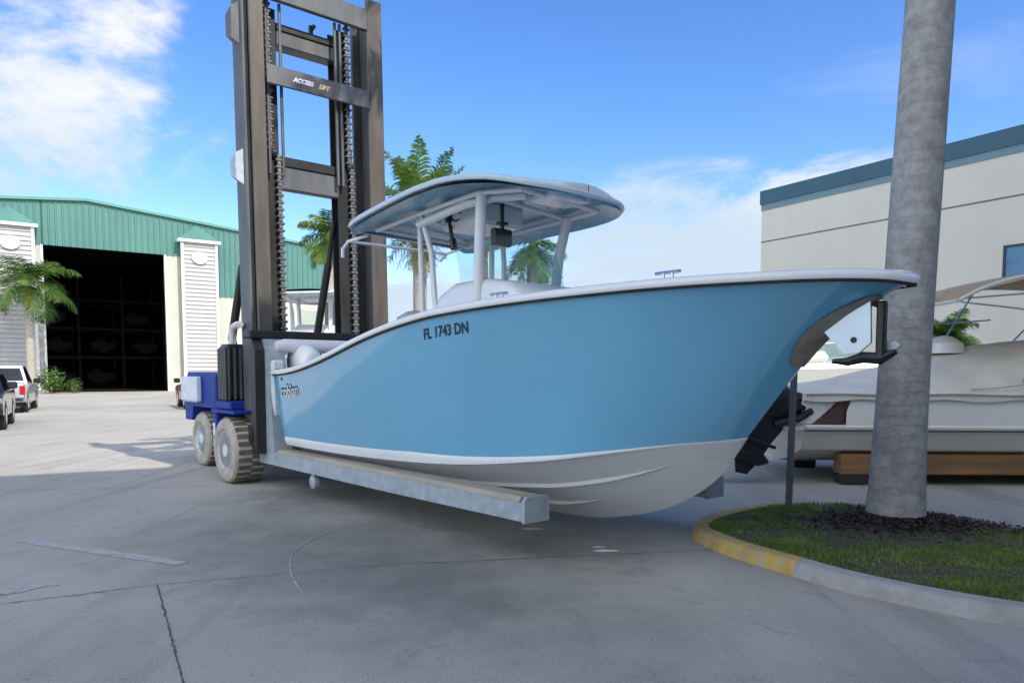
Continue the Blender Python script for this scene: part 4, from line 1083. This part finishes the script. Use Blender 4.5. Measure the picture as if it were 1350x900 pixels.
for y in (-.90,-.86,.28,.50,-.66,.20):
    b = MB(TM); b.tube([(-.74,y,.6),(-.74,y,5.0)] if y in (-.90,.50) else [(-.58,y,4.4),(-.58,y,6.8)], .024, 8); b.build('hose', M['mast_grey'] if y in (-.86,.28,-.66,.20) else M['steel'], fk, smooth=True)
for y in (-.78, .42):
    b = MB(TM); b.lathe([(.07,-.05),(.085,-.03),(.085,.03),(.07,.05)], (-.66,y,4.72), (0,1,0), 18); b.build('chain_sheave', M['mast_dark'], fk, smooth=True)
for z0, z1, mm in ((6.15,6.72,'mast_grey'),(4.22,4.72,'galv')):
    b = MB(TM); b.loft([[(-.95,YL-.145,z0+.1),(-.70,YL-.145,z0),(-.70,YL-.145,z1),(-.95,YL-.145,z1-.06)], [(-.95,YL-.24,z0+.16),(-.74,YL-.24,z0+.08),(-.74,YL-.24,z1-.06),(-.95,YL-.24,z1-.12)]], closed=True, caps=True); b.build('roller_bracket', M[mm], fk)
for y, z1 in ((-1.13,3.75),(.22,3.9)):
    b = MB(); b.tube([(-.9,y,z1),(-1.12,y,z1-.7)], .04, 10); b.tube([(-1.1,y,z1-.62),(-1.48,y-.04,2.1),(-1.62,y+.1,1.55)], .06, 12); b.build('tilt_cylinder', M['mast_dark'], fk, smooth=True)
# chassis
b = MB()
pf = [(-4.35,.75),(-4.40,1.30),(-4.15,1.60),(-2.1,1.60),(-1.75,1.45),(-1.1,1.45),(-1.1,.95),(-1.62,.95),(-1.70,.42),(-2.72,.42),(-2.84,1.0),(-3.92,1.0),(-4.0,.75)]
b.prism(pf, -1.0, .64); b.build('chassis', M['lift_blue'], fk)
b = MB(); b.box(-1.66,-.72,-1.45,-1.0,1.0,1.05,.01); b.box(-1.72,-1.58,-1.40,-1.0,.40,1.55,.02); b.box(-1.66,-1.0,-1.40,-1.0,1.05,1.18,.02); b.build('fender', M['lift_blue'], fk)
b = MB(); b.box(-1.38,-1.06,-1.42,-1.10,1.19,2.0,.05)
tk = b.build('hydraulic_tank', M['black'], fk)
b = MB()
for k in range(6): b.box(-1.36+k*.055,-1.335+k*.055,-1.435,-1.42,1.2,1.94)
for k in range(4): b.box(-1.055,-1.04,-1.40+k*.085,-1.37+k*.085,1.2,1.94)
b.build('guard_bars', M['mast_grey'], tk)
b = MB(); b.tube([(-1.22,-1.26,1.98),(-1.22,-1.26,2.16),(-1.16,-1.26,2.25),(-1.0,-1.27,2.27),(-.86,-1.28,2.27)], .05, 12); b.build('hose', M['white_pad'], fk, smooth=True)
for q in ((-1.70,-1.62,-1.408,-1.401,.46,.60),(-1.70,-1.62,-1.408,-1.401,.64,.84),(-2.45,-2.0,-1.008,-1.001,1.18,1.42),(-2.6,-2.3,-1.008,-1.001,.5,.75)): b = MB(); b.box(*q); b.build('decal', M['letter_white'], fk)
b = MB(); b.box(-4.2,-3.4,-1.12,-1.0,1.08,1.52,.03); b.build('battery_box', M['rim'], fk)
b = MB(); b.box(-3.4,-2.7,-.6,0,1.6,1.72,.04); b.box(-3.5,-3.35,-.6,0,1.62,2.0,.04); b.build('seat', M['rubber'], fk)
b = MB(); b.tube([(-2.3,-.3,1.6),(-2.45,-.3,1.95)], .03, 8); b.lathe([(.17,-.012),(.19,0),(.17,.012)], (-2.46,-.3,1.97), (.35,0,.9), 18); b.build('steering_column', M['black'], fk)
def lift_wheel(x, yo, r, w, out):
    t = MB(); s = -1 if out < 0 else 1
    t.lathe([(r*.60,0),(r*.66,-.03),(r*.80,-.035),(r*.93,-.012),(r*.985,.035),(r,.06),(r,w-.06),(r*.985,w-.03),(r*.9,w),(r*.6,w)], (x,yo,r), (0,-s,0), 40)
    ty = t.build('tyre', M['tyre_tan'], None, smooth=True, angle=40)
    k = MB()
    for i in range(26):
        a = i*2*math.pi/26
        for half_, dz in ((0,0),(1,.5)):
            aa = a+dz*2*math.pi/26; A = Matrix.Translation((x,yo,r)) @ Matrix.Rotation(aa, 4, 'Y')
            q = MB(A); y0 = -s*(.02 if half_ == 0 else w*.5); y1 = -s*(w*.49 if half_ == 0 else w-.02)
            q.box(r*.985, r*1.012, min(y0,y1), max(y0,y1), -.034, .034); k.add(q.v, q.f)
    m_ = MB(); 
    m_.lathe([(r*.60,.0),(r*.60,.02),(r*.56,-.01),(r*.50,.03),(r*.34,.10),(r*.32,.05),(r*.20,.035),(r*.19,-.01),(.02,-.01)], (x,yo,r), (0,-s,0), 32)
    return ty, k, m_
for x, yo, r, w, out in ((-1.05,-1.46,.475,.42,-1),(-3.35,-1.05,.46,.36,-1),(-1.05,1.10,.475,.42,1),(-3.35,.72,.46,.36,1)):
    wr = bpy.data.objects.new('wheel', None); COL.objects.link(wr); wr.parent = fk; wr.empty_display_size = .1
    ty, k, m_ = lift_wheel(x, yo, r, w, out); ty.parent = wr
    k.build('tread', M['tread'], wr); m_.build('rim', M['rim'], wr, smooth=True, angle=30)

# ------------------------------------------------------------------ parked vehicles
def vehicle(name, label, cat, loc, rz, paint, pickup=False, scale=1.0, L_=4.8, hood=1.0, tail='tail_red', roof=1.72):
    """x points to the front; origin under the middle"""
    t = thing(name, label, cat, loc, rz); hw = .93
    zb = .98
    if pickup: L_ = 5.6
    x0, x1 = -L_/2, L_/2
    def arch(cx_, r): return [(cx_+r*math.cos(a), .38+r*math.sin(a)) for a in [math.pi-(i/8)*math.pi for i in range(9)]]
    fx, rx = x1-.95, x0+1.05
    low = [(x0+.02,.45)]+[(x, z) for x, z in arch(rx,.44)]+[(x, z) for x, z in arch(fx,.44)]+[(x1-.02,.45)]
    top_ = [(x1,.80),(x1-.12,zb-.02),(x1-1.35,zb+.06),(x0+.1,zb+.10),(x0,zb)] if not pickup else [(x1,.85),(x1-.1,1.02),(x1-1.4,1.12),(x0+.03,1.14),(x0,1.10)]
    ol = low+top_; b = MB(); rings = []
    for y, k in ((-hw,.975),(-hw+.05,1),(hw-.05,1),(hw,.975)):
        rings.append([(x*k if abs(x) > 1 else x, y, .38+(z-.38)*k) for x, z in ol])
    b.loft(rings, closed=True, caps=True); body = b.build('body', M[paint], t, smooth=True, angle=40)
    zt = roof; zc = 1.05 if not pickup else 1.12
    cab = [(x1-1.55,zc),(x1-2.25,zt-.04),(x1-2.6,zt),(x0+.6,zt-.02),(x0+.18,zc+.02)] if not pickup else [(x1-1.6,zc),(x1-2.25,zt-.04),(x1-2.55,zt),(x1-3.45,zt-.02),(x1-3.75,zc+.02)]
    b = MB(); n = len(cab)
    rings = [[(x, s*(hw-.06-.20*max(0, (z-zc)/(zt-zc))), z) for x, z in cab] for s in (-1, 1)]
    b.loft(rings, closed=True, caps=True); cb = b.build('cabin', M[paint], t, smooth=True, angle=30)
    b = MB()
    def lerp(a, c, k): return (a[0]+(c[0]-a[0])*k, a[1]+(c[1]-a[1])*k)
    for s in (-1, 1):
        ins = [lerp(q, (sum(p[0] for p in cab)/n, (zc+zt)/2), .16) for q in cab]
        b.add([(x, s*(hw-.052-.20*(z-zc)/(zt-zc)), z) for x, z in ins], [tuple(range(n))])
    a, c = cab[-1], cab[-2]
    def rearpane(p, q, out):
        for k0, k1 in ((.14,.86),):
            A, C = lerp(p, q, k0), lerp(p, q, k1)
            wa, wc = hw-.16-.2*(A[1]-zc)/(zt-zc), hw-.16-.2*(C[1]-zc)/(zt-zc)
            b.add([(A[0]+out, -wa, A[1]+.004), (A[0]+out, wa, A[1]+.004), (C[0]+out, wc, C[1]+.004), (C[0]+out, -wc, C[1]+.004)], [(0,1,2,3)])
    rearpane(a, c, -.012); rearpane(cab[0], cab[1], .012)
    b.build('window', M['win_dark'], cb)
    if pickup:
        b = MB(); b.box(x0+.14,x1-3.85,-hw+.14,hw-.14,1.09,1.155); b.build('bed_liner', M['black'], t)
        b = MB(); b.box(x0-.035,x0-.004,-hw+.18,hw-.18,.62,1.08,.012); b.box(x0-.055,x0-.036,-.14,.14,.93,1.0,.008); b.build('tailgate', M[paint], t)
    b = MB(); b.box(x0-.13,x0+.02,-hw+.03,hw-.03,.44,.62,.03); b.build('bumper', M['chrome' if pickup else paint], t)
    b = MB(); b.box(x1-.03,x1+.08,-hw+.05,hw-.05,.44,.64,.03); b.build('bumper', M['black' if pickup else paint], t)
    for s in (-1, 1):
        b = MB(); y0, y1 = sorted((s*(hw-.17), s*(hw+.004))); b.box(x0-.025,x0+.12,y0,y1,.72 if pickup else .74,1.07 if pickup else .98,.02); b.build('tail_light', M[tail], t)
        b = MB(); b.box(x1-.2,x1-.01,y0,y1,.74,.90,.02); b.build('headlight', M['chrome'], t)
        b = MB(); y0, y1 = sorted((s*(hw-.02), s*(hw+.24))); b.box(x1-1.95,x1-1.85,y0,y1,1.12,1.32,.04); b.build('mirror', M['black'], t)
        for cx_ in (fx, rx):
            wl = bpy.data.objects.new('wheel', None); COL.objects.link(wl); wl.parent = t
            q = MB(); q.lathe([(.22,0),(.33,-.01),(.375,.03),(.38,.2),(.33,.24),(.2,.24)], (cx_, s*(hw+.005), .38), (0,-s,0), 28); q.build('tyre', M['rubber'], wl, smooth=True)
            q = MB(); q.lathe([(.235,-.004),(.21,.03),(.10,.05),(.07,.01),(.02,.01)], (cx_, s*(hw+.005), .38), (0,-s,0), 20); q.build('rim', M['chrome'], wl, smooth=True)
    b = MB(); b.box(x0+.3,x1-.3,-hw+.12,hw-.12,.25,.5); b.build('underbody', M['black'], t)
    b = MB(); b.box(x0-.042,x0-.0362 if pickup else x0-.03,-.26,.26,.70,.84) if not pickup else b.box(x0-.138,x0-.131,-.2,.2,.47,.6); b.build('number_plate', M['trim_white'], t)
    return t
VR = math.atan2(.88, -.47)
vehicle('pickup_truck', 'silver pickup truck seen from behind parked beside the warehouse approach', 'pickup truck', (-20.95,30.6,0), VR, 'silver_paint', True, roof=1.86)
vehicle('dark_car', 'black car facing the camera at the picture edge beside the silver pickup', 'car', (-15.6,21.3,0), VR+math.pi+.04, 'black_paint', False, L_=4.7, roof=1.55)
vehicle('red_car', 'red car mostly hidden behind the blue forklift chassis', 'car', (-13.9,33.3,0), R(120), 'red_paint', False, L_=4.4, roof=1.45)

# ------------------------------------------------------------------ signpost
b = MB(); b.box(-.033,.033,-.02,-.012,0,2.15); b.box(-.033,-.025,-.012,.02,0,2.15); b.box(.025,.033,-.012,.02,0,2.15)
for k in range(30): b.box(-.006,.006,-.0225,-.0205,.1+k*.065,.115+k*.065)
o = b.build('sign_post', M['post_steel']); o.location = (3.04,8.05,KH-.03); o.rotation_euler = (R(.8),R(.4),.5)
tag(o, 'thin grey metal signpost standing in the grass near the kerb nose', 'post')

# ------------------------------------------------------------------ cruiser on timber, right
YR0 = R(-2); yo = (4.15,11.55,0)
ya = thing('cabin_cruiser', 'white cabin cruiser under beige canvas cover resting on timber beams', 'boat', yo, YR0)
YB = [(0,1.22),(1,1.30),(3,1.36),(5,1.36),(6.5,1.2),(7.6,.85),(8.4,.42),(8.8,.02)]
def yb(u): return interp(YB, u)
def ysec(u):
    k = max(0, (u-5)/3.8); B = yb(u)
    return [(0,.22+.75*k**2.2),(.45*B,.33+.6*k**2),(.86*B,.50+.35*k**1.6),(.88*B,.53+.35*k**1.6),(.97*B,.76+.15*k)]
US_ = [0,.2,.6,1,1.6,2.2,3,4,5,5.8,6.5,7.1,7.6,8,8.4,8.65,8.8]
b = MB()
for sg in (-1, 1): b.loft([[(u, sg*y, z) for y, z in ysec(u)] for u in US_])
b.add([(0, -y, z) for y, z in ysec(0)]+[(0, y, z) for y, z in reversed(ysec(0))], [tuple(range(10))])
b.build('lower_hull', M['yacht_cream'], ya, smooth=True, angle=30)
b = MB()
for sg in (-1, 1):
    b.loft([[(u, sg*yb(u)*.985, .86+.15*max(0,(u-5)/3.8)), (u, sg*yb(u)*.99, 1.05+.2*max(0,(u-5)/3.8)), (u+.12 if u < .7 else u, sg*(yb(u)*.95), 1.31+.28*max(0,(u-4)/4.8)), (u+.12 if u < .7 else u, sg*yb(u)*.80, 1.37+.28*max(0,(u-4)/4.8))] for u in [.55,.62,.75]+US_[3:]])
b.build('topside', M['yacht_white'], ya, smooth=True, angle=40)
b = MB()
for sg in (-1, 1):
    b.loft([[(u, sg*yb(u)*.97, .757+.15*max(0,(u-5)/3.8)), (u, sg*(yb(u)*.97+.05), .765+.15*max(0,(u-5)/3.8)), (u, sg*(yb(u)*.985+.055), .835+.15*max(0,(u-5)/3.8)), (u, sg*yb(u)*.98, .862+.15*max(0,(u-5)/3.8))] for u in US_])
b.box(-.30,.03,-1.18,1.18,.765,.855,.02)
rr0 = b.build('swim_platform', M['yacht_white'], ya, smooth=True, angle=40)
b = MB()
for sg in (-1, 1): b.loft([[(u, sg*(yb(u)*.975+.052), .772+.15*max(0,(u-5)/3.8)), (u, sg*(yb(u)*.975+.066), .785+.15*max(0,(u-5)/3.8)), (u, sg*(yb(u)*.975+.056), .800+.15*max(0,(u-5)/3.8))] for u in US_])
b.build('rub_rail', M['brown_trim'], ya)
b = MB(); b.box(.02,.6,-1.15,1.15,.70,.86); b.build('transom', M['yacht_white'], ya)
for sg in (-1, 1):
    b = MB(); b.prism([(.10,.87),(.50,.87),(.60,1.24),(.53,1.26),(.36,1.05)], sg*1.19-.02, sg*1.19+.02); b.build('quarter_window', M['brown_trim'], ya)
    b = MB(); b.prism([(-.02,.87),(.11,.87),(.40,1.13),(.52,1.27),(.1,1.30),(-.04,1.18)], sg*1.12-.05, sg*1.12+.05); b.build('transom_quarter', M['yacht_white'], ya)
# canvas cover, tent-like with sagging folds
b = MB(); rows = []
for i in range(41):
    u = -.05+7.6*i/40; B = yb(min(max(u,.0),8.5)); zr = interp([(-.05,1.36),(.5,1.45),(1.5,1.66),(2.4,1.90),(3.6,2.08),(5,2.0),(6.5,1.75),(7.6,1.62)], u); z0 = 1.30+.28*max(0,(u-4)/4.8)
    row = []
    for j in range(25):
        k = -1+2*j/24; h = (1-abs(k)**1.7); fold = .007*math.sin(u*5.2+abs(k)*5)*(1-abs(k)*.4)+.004*math.sin(u*17+k*4)-.02*abs(math.sin(u*1.55))*h*(1-h)*2
        row.append((u, k*(B*.985+.01), z0+(zr-z0)*h+fold*(.3+h)))
    rows.append(row)
b.loft(rows); 
b.loft([[(p[0], p[1], p[2]) for p in [r[0] for r in rows]], [(p[0], p[1]-.012, p[2]-.10-.02*math.sin(p[0]*6)) for p in [r[0] for r in rows]]])
b.loft([[(p[0], p[1], p[2]) for p in [r[-1] for r in rows]], [(p[0], p[1]+.012, p[2]-.10-.02*math.sin(p[0]*6)) for p in [r[-1] for r in rows]]])
b.build('cover', M['canvas_beige'], ya, smooth=True, angle=60)
b = MB()
for sg in (-1, 1):
    b.tube([(u, sg*(yb(max(0,u))*.985+.028), 1.285+.28*max(0,(u-4)/4.8)+.01*math.sin(u*4)) for u in [0+.25*i for i in range(29)]], .012, 6)
    b.tube([(u, sg*(yb(max(0,u))*.985-.02), 1.36+.10*math.sin((u-2.2)*1.3)**2) for u in [2.2+.12*i for i in range(20)]], .008, 6)
b.build('cover_rope', M['cushion'], ya)
# bimini
def bz(u): return interp([(2.05,2.58),(2.35,2.74),(2.8,2.88),(3.4,2.98),(4.2,3.0),(5.0,2.92),(5.4,2.78)], u)
UB = [2.05+.12*i for i in range(29)]
b = MB(); b.loft([[(u, 1.2*k, bz(u)+.05*(1-k*k)) for k in [-1+.2*j for j in range(11)]] for u in UB]); bm_ = b.build('bimini_top', M['bimini'], ya, smooth=True, solid=.012)
b = MB()
for y in (-1.2, 1.2): b.tube([(u, y, bz(u)+.0) for u in UB], .028, 8)
b.tube([(2.05,-1.2,2.58),(2.05,1.2,2.58)], .028, 8); b.build('bimini_hem', M['yacht_cream'], bm_, smooth=True)
b = MB()
for y in (-1.18, 1.18):
    b.tube([(3.62,y,2.95),(3.2,y*1.03,2.2),(2.95,y*1.04,1.45)], .016, 8); b.tube([(2.1,y,2.56),(2.6,y*1.02,2.5),(3.2,y*1.03,2.42),(3.9,y,2.47)], .013, 8); b.tube([(5.0,y,2.88),(4.3,y*1.03,2.1),(4.1,y*1.04,1.45)], .016, 8)
for u in (3.0,3.62,4.5): b.tube([(u,-1.18,bz(u)-.03),(u,0,bz(u)+.02),(u,1.18,bz(u)-.03)], .016, 8)
b.build('bimini_frame', M['steel'], ya, smooth=True)
b = MB(); b.lathe([(.3,-.05),(.26,.1),(.12,.2),(.02,.22)], (2.45,-.1,1.93), (0,0,1), 18); b.build('radar_dome', M['yacht_white'], ya, smooth=True)
b = MB()
for u, z in ((1.1,1.12),(3.4,.93)): b.lathe([(.03,-.01),(.035,.0),(.012,.025)], (u,-yb(u)*.985-.005,z), (0,-1,0), 12)
b.tube([(3.28,-1.40,.895),(3.5,-1.40,.895)], .014, 8); b.build('deck_fitting', M['steel'], ya)
# trimmed-up black stern drive
DX = Matrix.Translation((-.46,-1.05,1.13)) @ Matrix.Rotation(R(20), 4, 'Y') @ Matrix.Scale(1.2, 4)
b = MB(DX); b.loft([[(x*k, y*k, z) for x, y in [(.25*math.cos(a)*(1.15 if math.cos(a) > 0 else 1), .16*math.sin(a)) for a in [i*.3927 for i in range(16)]]] for z, k in ((-.14,.75),(-.04,1),(.14,1),(.24,.8),(.29,.4))], closed=True, caps=True)
b.loft([[(x0,-.10,z),(x1,-.10,z),(x1,.10,z),(x0,.10,z)] for z, x0, x1 in ((-.08,-.20,.24),(-.25,-.24,.22),(-.42,-.22,.16),(-.60,-.16,.12))], closed=True, caps=True)
b.box(-.36,.22,-.15,.15,-.47,-.43,.01)
b.lathe([(.02,-.26),(.085,-.16),(.11,.05),(.10,.24),(.07,.32)], (-.02,0,-.64), (-1,0,0), 16); b.prism([(-.16,-.70),(.12,-.70),(.05,-.86),(-.08,-.88)], -.015, .015)
b.tube([(.18,0,.02),(.36,0,.10),(.50,.05,.16)], [.13,.11,.08], 10); b.tube([(.1,-.13,-.2),(.34,-.13,-.04),(.46,-.08,.1)], .045, 8)
sd = b.build('stern_drive', M['black'], ya, smooth=True, angle=35)
b = MB(DX)
for k in range(3):
    a = k*2.094+.4; c, s_ = math.cos(a), math.sin(a)
    o_ = [(.05,-.06),(.17,-.10),(.20,0),(.16,.09),(.06,.05)]
    b.add([(-.40+.22*q, (r*c-q*s_), -.64+(r*s_+q*c)) for r, q in o_]+[(-.415+.22*q, (r*c-q*s_), -.64+(r*s_+q*c)) for r, q in o_], [(0,1,2,3,4),(9,8,7,6,5)]+[(i,(i+1) % 5,(i+1) % 5+5,i+5) for i in range(5)])
b.lathe([(.06,-.02),(.065,.1),(.03,.16)], (-.35,0,-.64), (-1,0,0), 14); b.build('propeller', M['steel'], sd)
b = MB(DX); pts = [(-.20+.06*math.cos(a), -.13, -.20+.06*math.sin(a)) for a in [i*.4488 for i in range(15)]]; b.tube(pts, .018, 8, caps=False); b.build('trim_ram', M['steel'], sd, smooth=True)
# what it stands on
ca, sa = math.cos(YR0), math.sin(YR0)
def ypos(x, y): return (yo[0]+ca*x-sa*y, yo[1]+sa*x+ca*y)
for i, (y, lab) in enumerate(((-.98,'long brown timber beam under the near side of the white cruiser'),(.98,'long brown timber beam under the far side of the white cruiser'))):
    b = MB(); b.box(.55,7.2,-.14,.14,.15,.44,.012); o = b.build('timber_beam', M['timber']); x_, y_ = ypos(0, y); o.location = (x_, y_, 0); o.rotation_euler = (0,0,YR0)
    tag(o, lab, 'beam')
    for x in (.75, 3.6, 6.6):
        bx_, by_ = ypos(x, y); block('support_block', 'black block under the timber beams of the white cruiser', bx_, by_, 0, .148, .36, .30, YR0, 'rubber', 'black blocks under the timber beams')

# ------------------------------------------------------------------ runabout further back, in the sun
rn = thing('runabout', 'sunlit white runabout with twin windshields beyond the covered cruiser', 'boat', (5.9,18.6,.55), R(4))
RBt = [(0,1.15),(2,1.2),(4,1.15),(5.2,.85),(5.9,.4),(6.3,.02)]
def rbw(u): return interp(RBt, u)
UR = [0,.5,1,2,3,4,4.6,5.2,5.6,5.9,6.15,6.3]
b = MB()
for sg in (-1, 1): b.loft([[(u, sg*y, z) for y, z in ((0,.1+.5*max(0,(u-3.5)/2.8)**2),(.85*rbw(u),.45+.3*max(0,(u-3.5)/2.8)**2),(rbw(u),1.1+.12*u/6),(rbw(u)*.96,1.2+.12*u/6),(0,1.38+.1*u/6))] for u in UR])
b.add([(0,-1.15,1.1),(0,-.98,.45),(0,0,.1),(0,.98,.45),(0,1.15,1.1),(0,1.1,1.2),(0,0,1.38),(0,-1.1,1.2)], [tuple(range(8))])
b.build('hull', M['yacht_white'], rn, smooth=True, angle=35)
for y0, y1 in ((-1.0,-.2),(.2,1.0)):
    b = MB(); b.loft([[(2.0,y0,1.36),(2.5,y0+.02,1.40),(2.85,(y0+y1)/2,1.42),(2.5,y1-.02,1.40),(2.0,y1,1.36)], [(1.85,y0+.06,1.75),(2.15,y0+.08,1.78),(2.35,(y0+y1)/2,1.79),(2.15,y1-.08,1.78),(1.85,y1-.06,1.75)]]); ws = b.build('windshield', M['aqua_glass'], rn, smooth=True, solid=.012)
    b = MB(); b.tube([(1.85,y0+.06,1.75),(2.15,y0+.08,1.78),(2.35,(y0+y1)/2,1.79),(2.15,y1-.08,1.78),(1.85,y1-.06,1.75)], .018, 6); b.build('frame', M['trim_white'], ws)
b = MB(); b.box(.1,1.7,-.9,.9,1.25,1.55,.12); b.build('sun_pad', M['yacht_white'], rn)
for x in (1.3, 4.0):
    block('timber_block', 'timber block under the sunlit runabout', 5.9+x*math.cos(R(4)), 18.6+x*math.sin(R(4)), 0, .70 if x < 3 else .69, .35, 1.4, R(4), 'timber', 'timber blocks under the runabout')
